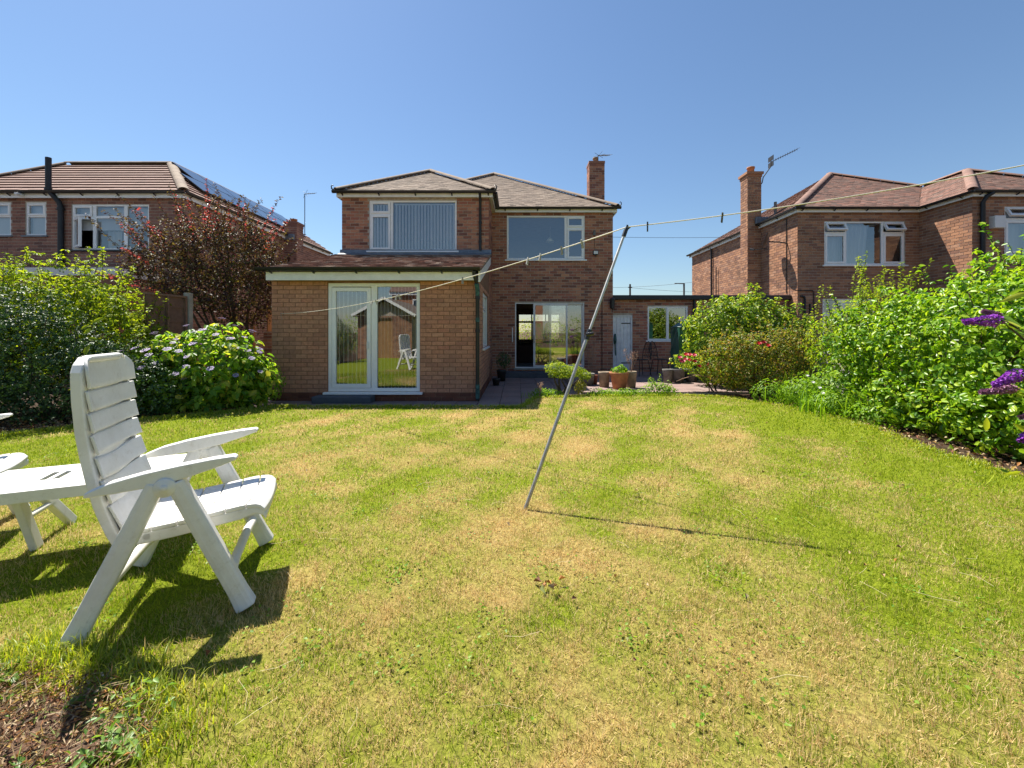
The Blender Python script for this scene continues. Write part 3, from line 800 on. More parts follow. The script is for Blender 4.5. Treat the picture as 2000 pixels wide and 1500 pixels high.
# ------------------------------------------------------------------ the right-hand house (mirror plan)
rh = thing('detached_house', 'orange brick house with red tiled roof and tall side chimney, right of the flat-roofed garage', 'house', (12, 15, 0))
RM = Wall((8.34, 12.48), (11.95, 12.48), 0, 4.87, [(.79, 3.19, 3.31, 4.61), (.74, 2.3, 1.0, 2.32)])
RW = Wall((11.95, 12.48), (11.95, 11.02), 0, 4.87)
RF = Wall((11.95, 11.02), (15.83, 11.02), 0, 4.87, [(.84, 3.2, 3.35, 4.63)])
RS = Wall((8.34, 20.0), (8.34, 12.48), 0, 4.87)
RE = Wall((15.83, 11.02), (15.83, 20.0), 0, 4.87)
RN = Wall((15.83, 20.0), (8.34, 20.0), 0, 4.87)
mb = MB()
for w in (RM, RW, RF, RS, RE, RN): wall_mesh(mb, w)
rw = mb.build('wall', M['mortar'], rh)
items = [(w, r) for w in (RM, RW, RF, RS) for r in brick_rects(w)]
brick_set(rw, items, M['brick_right'], 300, prefer=lambda it: abs(it[1][2] - 3.6) + (0 if it[0] in (RW, RM, RF) else 4))
mb = MB()
mb.box(8.6, 15.6, 12.73, 19.75, 2.45, 2.6); mb.box(12.2, 15.6, 11.27, 12.72, 2.45, 2.6); mb.box(8.59, 15.6, 12.74, 19.74, 4.835, 4.86); mb.box(12.2, 15.6, 11.26, 12.72, 4.835, 4.86)
mb.box(8.6, 15.6, 15.8, 15.9, 2.602, 4.83); mb.box(8.6, 15.6, 15.8, 15.9, .1, 2.44)
mb.build('interior', M['room'], rh)
rl, rwl, rr_, rmf, rwf, rbk = 8.22, 11.83, 15.95, 12.36, 10.90, 20.12
cwr = (rwl + rr_)/2; zwr = EZ + (rr_ - cwr)*PT; aywr = rwf + (rr_ - cwr)
cmr = (rl + rr_)/2; zmr = EZ + (rr_ - cmr)*PT; aymr = rmf + (rr_ - cmr); abmr = max(rbk - (rr_ - cmr), aymr + .05)
Wr = (cwr, rmf + (rr_ - cwr), zwr)
t_main = [(rl, rmf, EZ), (rwl, rmf, EZ), Wr, (cmr, aymr, zmr)]
t_wl = [(rwl, rmf, EZ), (rwl, rwf, EZ), (cwr, aywr, zwr), Wr]
t_wf = [(rwl, rwf, EZ), (rr_, rwf, EZ), (cwr, aywr, zwr)]
t_left = [(rl, rbk, EZ), (rl, rmf, EZ), (cmr, aymr, zmr), (cmr, abmr, zmr)]
t_right = [(rr_, rwf, EZ), (rr_, rbk, EZ), (cmr, abmr, zmr), (cmr, aymr, zmr), Wr, (cwr, aywr, zwr)]
t_back = [(rr_, rbk, EZ), (rl, rbk, EZ), (cmr, abmr, zmr)]
rroof = roof_deck(rh, [t_main, t_wl, t_wf, t_left, t_right, t_back])
tile_slopes(rroof, [t_main, t_wl, t_wf, t_left], .105, .168, .015, M['tile_right'], seed=21, slip=.006)
for a, b in (((rl, rmf, EZ), (cmr, aymr, zmr)), ((cmr, aymr, zmr), Wr), ((rwl, rwf, EZ), (cwr, aywr, zwr)), ((rr_, rwf, EZ), (cwr, aywr, zwr)), (Wr, (cwr, aywr, zwr)), ((cmr, aymr, zmr), (cmr, abmr, zmr))):
    ridge_run(rroof, a, b, M['ridge_red'])
beam(rh, [(rl + .02, rwl + .02, 12.375, 12.40, 4.85, 4.985), (rwl + .021, rwl + .046, 10.915, 12.399, 4.85, 4.985), (rwl + .047, rr_, 10.915, 10.94, 4.85, 4.985), (rl + .02, rl + .045, 12.401, rbk, 4.85, 4.985)], M['fascia'], 'fascia')
beam(rh, [(rl + .046, rwl + .1, 12.401, 12.6, 4.872, 4.885), (rl + .046, 8.5, 12.61, rbk, 4.872, 4.885), (rwl + .048, rr_, 10.941, 11.2, 4.872, 4.885), (rwl + .048, 12.1, 11.21, 12.399, 4.872, 4.885)], M['fascia'], 'soffit')
gutter(rh, (rl - .08, 12.372, 4.985), (rwl - .02, 12.372, 4.985), (0, -1))
gutter(rh, (rwl + .018, 12.38, 4.982), (rwl + .018, 10.84, 4.982), (-1, 0))
gutter(rh, (rwl - .05, 10.912, 4.985), (rr_, 10.912, 4.985), (0, -1))
gutter(rh, (rl + .018, rbk + .05, 4.985), (rl + .018, 12.33, 4.985), (-1, 0))
v1 = window(rh, RM, .79, 3.19, 3.31, 4.61,
            [(.83, 1.42, 4.30, 4.57, 'top', 28), (.83, 1.42, 3.36, 4.22, 'sash'), (1.47, 2.50, 3.36, 4.56, 'fix'), (2.57, 3.15, 4.30, 4.57, 'top', 28), (2.57, 3.15, 3.36, 4.22, 'left', -0.1)],
            [(1.42, 1.47, 3.36, 4.56), (2.50, 2.57, 3.36, 4.56), (.84, 1.42, 4.22, 4.30), (2.57, 3.14, 4.22, 4.30)], gl=M['glassblue'])
curtain(v1, RM, .82, 1.42, 3.36, 4.55, -.2, 4, M['curtain'])
curtain(v1, RM, 1.44, 2.25, 3.36, 4.55, -.2, 6, M['curtain'], skew=-.12)
v2 = window(rh, RF, .84, 3.2, 3.35, 4.63, [(.89, 1.5, 4.32, 4.59, 'top', 28), (.89, 1.5, 3.39, 4.24, 'sash'), (1.57, 3.15, 3.4, 4.58, 'fix')],
            [(1.505, 1.57, 3.4, 4.58), (.89, 1.505, 4.24, 4.32)], gl=M['glassblue'])
curtain(v2, RF, .9, 2.4, 3.38, 4.55, -.2, 9, M['curtain'])
v3 = window(rh, RM, .74, 2.3, 1.0, 2.32, [(.80, 1.22, 1.9, 2.26, 'fix'), (.80, 1.22, 1.06, 1.80, 'fix'), (1.42, 2.24, 1.06, 2.26, 'fix')], [(1.22, 1.42, 1.05, 2.27), (.79, 1.22, 1.80, 1.9)])
pipe(rh, [(12.3, 10.84, 4.93), (12.18, 10.88, 4.84), (12.15, 10.95, 4.70), (12.15, 10.95, .05)], .05, M['blackpipe'], rings=[(12.15, 10.95, 4.1), (12.15, 10.95, 2.6)])
pipe(rh, [(8.26, 17.9, 4.9), (8.28, 17.9, 4.7), (8.28, 17.9, .1)], .035, M['blackpipe'])
pipe(rh, [(8.27, 17.45, 4.0), (8.27, 17.45, .1)], .02, M['blackpipe'], 'waste_pipe')
pipe(rh, [RM.P(.06, 2.38, .05), RM.P(.16, 2.36, .05), RM.P(.18, 2.28, .05), RM.P(.18, .1, .05)], .03, M['blackpipe'], 'waste_pipe')
pipe(rh, [RM.P(-.1, 2.55, .03), RM.P(.42, 2.55, .03), RM.P(.46, 2.50, .03), RM.P(.46, .8, .03)], .014, M['blackpipe'], 'waste_pipe')
mb = MB(); wbox(mb, RM, .34, .37, 1.85, 2.15, 0, .05); mb.build('bracket', M['black'], rh)
mb = MB(); wbox(mb, RF, .42, .70, 4.02, 4.34, 0, .16); ve = mb.build('extractor_hood', M['whitebox'], rh, bevel=.012)
chimney(rh, 7.88, 8.335, 14.34, 14.80, .0, 6.70, M['brick_right'], pot_h=.24, pot_r=.12, cap=.06)
mb = MB(); mb.box(8.1, 8.62, 14.22, 14.335, 4.98, 5.22); mb.build('chimney_flashing', M['lead'], rh, bevel=.03)
mb = MB(); mb.tube([(8.55, 13.9, 5.1), (8.55, 13.9, 5.62)], .045, 8); mb.build('vent_pipe', M['greypot'], rh)
mb = MB(); mb.tube([(8.36, 14.45, 6.35), (8.42, 14.42, 6.45), (8.44, 14.40, 6.62), (8.66, 14.36, 6.95), (8.68, 14.36, 7.2)], .018, 6)
t = Vector((.85, -.1, .40)); p0 = Vector((8.66, 14.36, 7.12)); mb.tube([p0, p0 + t], .011, 5)
for i in range(11):
    p = p0 + t*(.12 + .088*i); mb.tube([p + Vector((0, -.15, -.0)), p + Vector((0, .15, 0))], .005, 4); mb.tube([p + Vector((0, 0, -.05)), p + Vector((0, 0, .05))], .005, 4)
mb.bar(p0 + Vector((.02, -.15, .12)), p0 + Vector((.02, .15, .12)), .01, .16); mb.bar(p0 + Vector((.02, -.15, -.08)), p0 + Vector((.02, .15, -.08)), .01, .16)
mb.build('aerial', M['iron'], rh)
# dish on the side wall
mb = MB(); mb.lathe([(0, .0), (.12, .018), (.26, .075), (.27, .08), (.12, .032), (0, .014)], (0, 0, 0), 24)
o = mb.build('satellite_dish', M['dish'], rh); o.location = Vector((7.93, 13.3, 4.2)) - Vector(rh.location); o.rotation_euler = Vector((-.80, .50, .30)).to_track_quat('Z', 'Y').to_euler()
mb = MB(); mb.tube([(8.33, 12.95, 4.05), (8.12, 13.0, 4.10), (7.97, 13.27, 4.17)], .022, 6); mb.tube([(7.93, 13.32, 3.98), (7.58, 13.55, 3.96)], .014, 5); mb.tube([(7.62, 13.5, 3.96), (7.54, 13.6, 4.0)], .035, 6)
mb.build('dish_arm', M['black'], rh)
mb = MB(); mb.tube([(8.32, 12.97, 4.8), (8.32, 12.97, 2.5)], .012, 5); mb.build('cable', M['black'], rh)

# ------------------------------------------------------------------ the left-hand house
lh = thing('detached_house', 'dark brick house with brown concrete tiles and solar panels, left edge of the picture', 'house', (-11.5, 14, 0))
LF = Wall((-15.28, 11.1), (-8.82, 11.1), 0, 4.87, [(.62, 1.12, 3.87, 4.76), (1.15 - .9, .5, 9, 9.1)] if False else [(.94, 1.90, 3.87, 4.76), (2.28, 2.83, 3.87, 4.76), (3.50, 5.55, 3.49, 4.70)])
LS = Wall((-8.82, 11.1), (-8.82, 19.5), 0, 4.87)
LW = Wall((-15.28, 19.5), (-15.28, 11.1), 0, 4.87)
LN = Wall((-8.82, 19.5), (-15.28, 19.5), 0, 4.87)
mb = MB()
for w in (LF, LS, LW, LN): wall_mesh(mb, w)
lw = mb.build('wall', M['mortar'], lh)
items = [(w, r) for w in (LF, LS) for r in brick_rects(w)]
brick_set(lw, items, M['brick_left'], 300, prefer=lambda it: (0 if it[0] is LF else 3) + abs(it[1][2] - 3.6))
mb = MB(); mb.box(-15, -9.1, 11.36, 19.25, 2.45, 2.6); mb.box(-15, -9.1, 11.36, 19.25, 4.835, 4.86); mb.box(-15, -9.1, 14.2, 14.3, 2.602, 4.83); mb.build('interior', M['room'], lh)
LZ, PL = 5.0, .78
la, lb, lc, ldp = -15.4, -8.70, 10.96, 19.62; hw_ = 1.77; zl = LZ + hw_*PL
l_rear = [(la, lc, LZ), (lb, lc, LZ), (lb - hw_, lc + hw_, zl), (la + hw_, lc + hw_, zl)]
l_right = [(lb, lc, LZ), (lb, ldp, LZ), (lb - hw_, ldp - hw_, zl), (lb - hw_, lc + hw_, zl)]
l_o = [[(la + hw_, lc + hw_, zl), (lb - hw_, lc + hw_, zl), (lb - 2*hw_, lc + 2*hw_, LZ), (la, lc + 2*hw_, LZ)], [(lb - hw_, lc + hw_, zl), (lb - hw_, ldp - hw_, zl), (lb - 2*hw_, ldp, LZ), (lb - 2*hw_, lc + 2*hw_, LZ)],
       [(la, lc + 2*hw_, LZ), (la, lc, LZ), (la + hw_, lc + hw_, zl)], [(lb, ldp, LZ), (lb - 2*hw_, ldp, LZ), (lb - hw_, ldp - hw_, zl)]]
lroof2 = roof_deck(lh, [l_rear, l_right] + l_o)
tile_slopes(lroof2, [l_rear, l_right], .20, .30, .052, M['tile_left'], indiv=300, seed=31, stagger=0)
for a, b in ((l_rear[1], l_rear[2]), (l_rear[0], l_rear[3]), (l_rear[3], l_rear[2]), (l_right[3], l_right[2])):
    ridge_run(lroof2, a, b, M['ridge'], r=.13)
beam(lh, [(la, lb - .02, 10.975, 11.0, 4.83, 4.985), (lb - .045, lb - .02, 11.001, ldp, 4.83, 4.985)], M['upvc'], 'fascia')
beam(lh, [(la, lb - .046, 11.001, 11.2, 4.872, 4.885), (-9.0, lb - .046, 11.21, ldp, 4.872, 4.885)], M['upvc'], 'soffit')
gutter(lh, (la, 10.972, 4.985), (lb + .08, 10.972, 4.985), (0, -1)); gutter(lh, (lb - .018, 10.93, 4.985), (lb - .018, ldp, 4.985), (1, 0))
u1_ = window(lh, LF, .94, 1.90, 3.87, 4.76, [(.99, 1.42, 4.40, 4.72, 'sash'), (1.42, 1.86, 4.40, 4.72, 'sash'), (.99, 1.85, 3.92, 4.37, 'fix')], [(.99, 1.85, 4.36, 4.40)], sillmat=M['lead'])
u2_ = window(lh, LF, 2.28, 2.83, 3.87, 4.76, [(2.32, 2.79, 4.40, 4.72, 'sash'), (2.33, 2.78, 3.92, 4.37, 'fix')], [(2.33, 2.78, 4.36, 4.40)], sillmat=M['lead'])
u3_ = window(lh, LF, 3.50, 5.55, 3.49, 4.70, [(3.54, 4.03, 4.38, 4.66, 'sash'), (3.54, 4.03, 3.54, 4.31, 'left', 32), (4.13, 4.86, 4.40, 4.65, 'fix'), (4.13, 4.86, 3.54, 4.33, 'fix'), (4.96, 5.50, 3.54, 4.65, 'fix')],
             [(4.04, 4.13, 3.54, 4.65), (4.86, 4.96, 3.54, 4.65), (3.55, 4.04, 4.31, 4.38), (4.13, 4.86, 4.33, 4.40)], sillmat=M['black'])
blinds(u3_, LF, 3.55, 5.5, 4.05, 4.62, -.2, 3, 2, M['blind'], width=.7, seed=7, name='roller_blind')
curtain(u3_, LF, 4.2, 4.55, 3.5, 4.05, -.3, 3, M['curtain'])
blinds(u1_, LF, .98, 1.86, 3.9, 4.70, -.14, 2, 1, M['blind'], width=.5, seed=7, name='net_blind'); blinds(u2_, LF, 2.3, 2.82, 3.9, 4.70, -.14, 1, 1, M['blind'], width=.5, seed=7, name='net_blind')
pipe(lh, [(-12.17, 10.90, 5.85), (-12.17, 10.90, 5.02), (-12.15, 10.92, 4.96), (-12.0, 11.0, 4.72), (-11.98, 11.02, 4.6), (-11.98, 11.02, .1)], .062, M['blackpipe'], 'soil_pipe', rings=[(-11.98, 11.02, 4.55), (-12.17, 10.90, 5.03)])
mb = MB(); mb.tube([(-12.0, 10.92, 4.9), (-11.97, 10.95, 4.91)], .02, 6); mb.box(-12.95, -12.86, 10.80, 10.972, 4.86, 4.92); mb.build('security_camera', M['whitebox'], lh, bevel=.01)
# solar panels lying on the right slope
o_, U_, S_, n_ = slope_frame(l_right)
for r_ in range(2):
    for c_ in range(6):
        a0, b0 = 1.0 + r_*.55 + c_*.98, .42 + r_*.86
        mb = MB(); mt = Matrix((U_, S_, n_)).transposed().to_4x4(); mt.translation = o_ + U_*a0 + S_*b0 + n_*.09
        mb.box(0, .95, 0, .83, 0, .035, mt); pn = mb.build('solar_panel', M['iron'], lh)
        mb = MB(); mb.box(.012, .938, .012, .818, .0352, .039, mt); mb.build('solar_glass', M['solar'], pn)
chimney(lh, -8.82 + .005, -8.36, 15.9, 16.4, 0, 5.42, M['brick_left'], pot_h=.14, pot_r=.12, cap=.03)
mb = MB(); mb.box(-8.97, -8.40, 15.78, 15.895, 4.78, 5.0); mb.build('chimney_flashing', M['lead'], lh, bevel=.03)
aerial(lh, (-8.32, 16.45, 5.1), 1.62, (.25, .35, .14), 6)
beam(lh, [(-12.4, -9.2, 9.6, 11.05, 2.62, 2.80)], M['whitebox'], 'flat_roof_edge'); beam(lh, [(-12.3, -9.3, 9.7, 11.04, 0, 2.615)], M['brick_left'], 'porch_wall')

# ------------------------------------------------------------------ flat-roofed garage between the houses
gar = thing('flat_roofed_garage', 'low flat-roofed brick garage joining the middle and right houses', 'garage', (5.6, 14, 0))
GW = Wall((2.852, 12.9), (8.335, 12.9), 0, 2.33, [(.07, .69, .03, 1.83), (1.16, 2.40, 1.06, 2.11)])
mb = MB(); wall_mesh(mb, GW); gw = mb.build('wall', M['mortar'], gar)
brick_set(gw, [(GW, r) for r in brick_rects(GW)], M['brick_house'])
beam(gar, [(2.855, 8.335, 12.80, 19.0, 2.335, 2.37)], M['lead'], 'flat_roof')
beam(gar, [(2.855, 8.42, 12.74, 12.80, 2.30, 2.44)], M['blackpipe'], 'coping', bevel=.02)
beam(gar, [(2.9, 8.3, 18.9, 19.0, 0, 2.33), (5.3, 5.4, 13.15, 18.89, 0, 2.33)], M['roomdark'], 'back_wall')
mb = MB(); wbox(mb, GW, .07, .69, 1.79, 1.83, -.1, -.01); wbox(mb, GW, .07, .105, .03, 1.79, -.1, -.01); wbox(mb, GW, .655, .69, .03, 1.79, -.1, -.01); dr = mb.build('door', M['doorpaint'], gar)
for k in range(5):
    mb = MB(); wbox(mb, GW, .108 + k*.109, .108 + k*.109 + .105, .045, 1.785, -.085, -.045); mb.build('door_board', M['doorpaint'], dr, bevel=.004, seg=1)
mb = MB(); wbox(mb, GW, .36, .64, 1.57, 1.60, -.044, -.036); wbox(mb, GW, .36, .64, .35, .38, -.044, -.036); mb.build('hinge', M['black'], dr)
mb = MB(); mb.lathe([(.0, .0), (.035, 0), (.05, .12), (.03, .3), (.0, .32)], (3.0, 12.86, .95), 8); mb.tube([(3.0, 12.86, .95), (3.02, 12.86, .6)], .02, 6); mb.build('hanging_hose', M['verdigris'], gar)
window(gar, GW, 1.16, 2.40, 1.06, 2.11, [(1.21, 1.74, 1.11, 2.06, 'fix'), (1.82, 2.35, 1.11, 2.06, 'fix')], [(1.74, 1.82, 1.11, 2.06)], gl=M['glassdoor'])
mb = MB(); mb.tube([(5.42, 12.84, 2.3), (5.42, 12.84, .1)], .035, 8); mb.tube([(7.0, 12.84, 2.3), (7.0, 12.84, .1)], .04, 8); mb.build('downpipe', M['blackpipe'], gar)
mb = MB(); wbox(mb, GW, 4.75, 5.47, .3, 1.62, 0.007, .02); mb.build('white_panel', M['whitebox'], gar)
# boundary wall stub between the gardens (pale concrete panel)
mb = MB(); mb.box(6.55, 6.65, 8.2, 11.0, -.05, .85); mb.box(6.53, 6.67, 8.2, 11.0, .852, .90)
tag(mb.build('boundary_wall', M['concrete']), 'pale concrete garden wall half hidden behind the right shrubs', 'wall')

# ------------------------------------------------------------------ paving
def paving(name, label, x0, x1, y0, y1, z, size, seed):
    rng = random.Random(seed)
    mb = MB(); mb.box(x0, x1, y0, y1, -.04, z - .02)
    base = tag(mb.build(name, M['concrete']), label, None, None, 'structure')
    sx = (x1 - x0)/max(1, round((x1 - x0)/size)); sy = (y1 - y0)/max(1, round((y1 - y0)/size))
    mb = MB(); mb.box(-sx/2 + .005, sx/2 - .005, -sy/2 + .005, sy/2 - .005, -.018, 0)
    me = mb.mesh('paving_slab'); me.materials.append(M['slab'])
    y = y0 + sy/2
    while y < y1:
        x = x0 + sx/2
        while x < x1:
            q = bpy.data.objects.new('paving_slab', me); C.objects.link(q); q.parent = base
            q.location = (x, y, z + rng.uniform(-.003, .003)); q.rotation_euler = (rng.uniform(-.006, .006), rng.uniform(-.006, .006), rng.uniform(-.004, .004))
            x += sx
        y += sy
paving('patio', 'pink paved patio outside the sliding door', -.73, 1.3, 7.0, 12.47, 0.0, .42, 1)
paving('path', 'pink paved strip below the garden room wall', -6.0, -.735, 6.85, 8.07, 0.0, .42, 2)
paving('path', 'pink paved path beside the garden room', -6.0, -4.74, 8.075, 11.0, 0.002, .42, 3)
paving('patio', 'raised pink paved patio in front of the garage', 1.305, 6.5, 8.56, 12.88, .1, .44, 4)

# ------------------------------------------------------------------ fence and low brick wall on the left boundary
for i, (ya, yb) in enumerate(((6.98, 7.85),)):
    fp = thing('wooden_fence', ['brown boarded fence panel between the bright hedge and the concrete post', 'brown boarded fence panel behind the purple-leaved tree'][i], 'fence', (-6.2, (ya + yb)/2, 0), 0, 'fence panels on the left boundary')
    rng = random.Random(40 + i); z = .2
    for k in range(7):
        h = .26 if k < 6 else .2
        mb = MB(); mb.extrude([(-6.205, z), (-6.185, z), (-6.197, z + h + .02), (-6.207, z + h + .02)], ya + .01, yb - .01, lambda a, b, t: Vector((a + rng.uniform(-.001, .001), t, b)))
        mb.build('board', M['fencewood'], fp); z += h
    for y in (ya + .03, (ya + yb)/2, yb - .03):
        mb = MB(); mb.box(-6.184, -6.155, y - .02, y + .02, .2, z); mb.build('batten', M['fencewood'], fp)
    mb = MB(); mb.box(-6.225, -6.165, ya, yb, z + .002, z + .035); mb.build('capping', M['fencewood'], fp)
for i, y in enumerate((7.91,)):
    mb = MB(); mb.box(-6.25, -6.14, y - .05, y + .05, 0, 2.06)
    tag(mb.build('fence_post', M['concrete'], bevel=.008), ['pale concrete fence post left of the purple-leaved tree', 'concrete fence post behind the purple-leaved tree'][i], 'fence post', 'concrete posts of the left fence')
lbw = thing('boundary_wall', 'low red brick wall and boards left of the garden room', 'wall', (-6.3, 11.5, 0))
BW = Wall((-6.2, 10.6), (-6.2, 14.0), 0, 1.32, t=.2); BW2 = Wall((-6.4, 10.6), (-6.2, 10.6), 0, 1.32, t=.1)
mb = MB(); wall_mesh(mb, BW); wall_mesh(mb, BW2); bwm = mb.build('wall', M['mortar'], lbw)
brick_set(bwm, [(w, r) for w in (BW, BW2) for r in brick_rects(w)], M['brick_right'])
for k in range(3):
    mb = MB(); mb.box(-6.32, -6.29, 10.6, 14, 1.33 + k*.2, 1.52 + k*.2); mb.build('board', M['timber'], lbw)
mb = MB(); mb.box(-5.85, -5.78, 9.2, 9.27, 0, 1.45); tag(mb.build('timber_post', M['timber'], bevel=.004), 'orange timber post standing left of the garden room', 'post')

# ------------------------------------------------------------------ foliage tools
def unit(v): return v/np.maximum(np.linalg.norm(v, axis=1, keepdims=True), 1e-9)

def leaf_arrays(P, N, size, rng, aspect=.5, fold=.18, droop=.2, big=False, bias=None):
    n = len(P); T = rng.normal(size=(n, 3))*(1 if bias is None else .3) + (0 if bias is None else bias); T[:, 2] -= droop
    D = unit(T - N*np.sum(T*N, axis=1, keepdims=True)); V = np.cross(N, D)
    s = (size*rng.uniform(.65, 1.25, n))[:, None]
    up = N*s*fold*aspect*2
    if big:
        a = aspect*s*.5
        vs = [P, P + D*s*.28 + V*a*.86 + up*.7, P + D*s*.62 + V*a*.8 + up*.6, P + D*s - up*.25, P + D*s*.62 - V*a*.8 + up*.6, P + D*s*.28 - V*a*.86 + up*.7, P + D*s*.5 - up*.1]
        X = np.stack(vs, 1).reshape(-1, 3); b = (np.arange(n)*7)[:, None]
        F = np.concatenate([b + np.array([[0, 6, 1]]), b + np.array([[1, 6, 2]]), b + np.array([[2, 6, 3]]), b + np.array([[3, 6, 4]]), b + np.array([[4, 6, 5]]), b + np.array([[5, 6, 0]])])
    else:
        a = aspect*s*.5
        X = np.stack([P, P + D*s*.45 + V*a + up, P + D*s, P + D*s*.45 - V*a + up], 1).reshape(-1, 3); b = (np.arange(n)*4)[:, None]
        F = np.concatenate([b + np.array([[0, 2, 1]]), b + np.array([[0, 3, 2]])])
    return X, F

def lobes_points(lobes, n, rng, inner=.25, rough=.16, zmin=.1, bump=.14, freq=4.0):
    L = np.array(lobes, float); area = (L[:, 3]*L[:, 4] + L[:, 4]*L[:, 5] + L[:, 3]*L[:, 5])
    k = rng.choice(len(L), size=n, p=area/area.sum()); d = unit(rng.normal(size=(n, 3)))
    c, r = L[k, :3], L[k, 3:]
    w = 1 + bump*(np.sin(d[:, 0]*freq + k*1.7)*np.sin(d[:, 1]*freq*1.3 + k) + .7*np.sin(d[:, 2]*freq*1.9 + d[:, 0]*freq*2.1))
    q = np.where(rng.random(n) < inner, rng.uniform(.45, .85, n), 1 - np.abs(rng.normal(0, rough, n)) + .05)
    P = c + d*r*(w*q)[:, None]
    keep = P[:, 2] > zmin
    for j in range(len(L)):
        ins = (((P - L[j, :3])/L[j, 3:])**2).sum(1) < .42
        keep &= ~(ins & (k != j))
    N = unit(d/r)
    return P[keep], N[keep]

def shoots(rng, bases, dirs, lens, per, size):
    P, N, stems = [], [], []
    for b, d, l in zip(bases, dirs, lens):
        d = d/np.linalg.norm(d); side = unit(rng.normal(size=(1, 3)))[0]; pts = []
        m = max(3, int(per*l))
        for i in range(m):
            t = (i + rng.random()*.5)/m; p = b + d*l*t + side*.08*l*t*t
            a = unit(rng.normal(size=(1, 3)))[0]; a = a - d*a.dot(d)
            P.append(p + a*.01); N.append(unit((a*.6 + d*.3 + np.array([0, 0, .5]))[None])[0])
        stems.append([tuple(b - d*l*.25), tuple(b + d*l*.5 + side*.02*l), tuple(b + d*l + side*.08*l)])
    return np.array(P), np.array(N), stems

def foliage_mesh(name, parts, parent, mat, kind=None):
    Vs, Fs, o = [], [], 0
    for X, F in parts:
        Vs.append(X); Fs.append(F + o); o += len(X)
    return link(name, np_mesh(name, np.concatenate(Vs), [np.concatenate(Fs)]), mat, parent, kind)

def shrub(name, label, cat, base, lobes, n, size, mat, seed, aspect=.5, big=False, inner=.25, rough=.16, tilt=.5, nshoot=0, slen=(.3, .6), sper=60, sdir=(0, 0, 1), sspread=.5, group=None, stems=6, stem_r=.02, zmin=.1, part='foliage', cluster=1, upbias=.45, bump=.14, droop=.2, fold=.18, shootmat=None, sfilter=None):
    rng = np.random.default_rng(seed); t = thing(name, label, cat, base, 0, group)
    P, N = lobes_points(lobes, n//cluster, rng, inner, rough, zmin, bump)
    N = unit(N + rng.normal(size=N.shape)*tilt + np.array([0, 0, upbias]))
    if cluster > 1:                                      # rosettes of leaves at the ends of twigs
        P, N = np.repeat(P, cluster, 0), np.repeat(N, cluster, 0)
        off = rng.normal(size=P.shape); off = unit(off - N*np.sum(off*N, axis=1, keepdims=True)*.7)
        parts = [leaf_arrays(P + off*size*.25, unit(N + off*.55), size, rng, aspect, fold, droop, big, off)]
    else: parts = [leaf_arrays(P, N, size, rng, aspect, fold, droop, big)]
    mb = MB(); L = np.array(lobes)
    for j in range(stems):
        l = L[j % len(L)]; b = Vector(base) + Vector((rng.uniform(-.12, .12), rng.uniform(-.12, .12), -.02))
        tip = Vector(l[:3]) + Vector((rng.uniform(-.5, .5)*l[3], rng.uniform(-.5, .5)*l[4], rng.uniform(.1, .7)*l[5]))
        mid = b.lerp(tip, .5) + Vector((rng.uniform(-.1, .1), rng.uniform(-.1, .1), 0))
        mb.tube([b, mid, tip], [stem_r, stem_r*.7, stem_r*.25], 6)
    if nshoot:
        Ps, Ns = lobes_points(lobes, nshoot*14, rng, 0, .06, zmin)
        sel = np.where((Ns[:, 2] > .15) if sfilter is None else sfilter(Ps, Ns))[0][:nshoot]
        dirs = unit(Ns[sel]*.6 + np.array(sdir) + rng.normal(size=(len(sel), 3))*sspread*.5)
        sp, sn, st = shoots(rng, Ps[sel], dirs, rng.uniform(slen[0], slen[1], len(sel)), sper, size)
        sl = leaf_arrays(sp, sn, size*.95, rng, aspect, fold, -.3, big)
        if shootmat: foliage_mesh('young_shoots', [sl], t, shootmat)
        else: parts.append(sl)
        for s in st: mb.tube(s, [.006, .004, .002], 4, caps=False)
    foliage_mesh(part, parts, t, mat)
    mb.build('stem' if part == 'foliage' else 'trunk', M['bark'], t)
    return t

M['l_dark'] = m_leaf('dark_glossy_leaf', S((.025, .06, .02), (.035, .08, .026), (.05, .11, .034), (.10, .18, .06)), .5, .22, .45)
M['l_bright'] = m_leaf('yellow_green_leaf', S((.09, .17, .01), (.19, .29, .015), (.29, .38, .02), (.40, .45, .035), (.14, .22, .015)), .5, .5, .3)
M['l_hyd'] = m_leaf('hydrangea_leaf', S((.06, .14, .02), (.12, .25, .03), (.20, .37, .035), (.31, .45, .05), (.46, .44, .09)), .45, .58, .35)
M['l_purple'] = m_leaf('purple_leaf', S((.034, .018, .023), (.05, .026, .030), (.07, .05, .03), (.12, .12, .03), (.075, .034, .036), (.22, .23, .045), (.08, .07, .03)), .58, .3, .3, tcol=(1.5, .95, .8, 1))
M['l_redtip'] = m_leaf('red_young_leaf', S((.24, .06, .065), (.36, .10, .10), (.28, .08, .06), (.22, .12, .05)), .35, .4, tcol=(1.7, .9, .9, 1))
M['l_privet'] = m_leaf('privet_leaf', S((.05, .14, .008), (.11, .25, .012), (.19, .34, .016), (.28, .43, .025), (.38, .48, .04)), .36, .45, .45)
M['l_vib'] = m_leaf('rounded_shrub_leaf', S((.06, .14, .015), (.12, .23, .02), (.21, .33, .03), (.33, .43, .04), (.44, .44, .05)), .42, .45, .4)
M['l_azal'] = m_leaf('bronze_tinted_leaf', S((.06, .12, .02), (.14, .22, .03), (.25, .29, .045), (.34, .22, .06), (.17, .25, .03), (.38, .18, .07)), .45, .45, .35)
M['l_grass'] = m_leaf('border_grass', S((.10, .23, .015), (.17, .32, .02), (.26, .40, .035), (.13, .26, .02)), .45, .5, .35)
M['l_gold'] = m_leaf('golden_leaf', S((.34, .33, .03), (.42, .40, .05), (.30, .32, .03)), .4, .35)
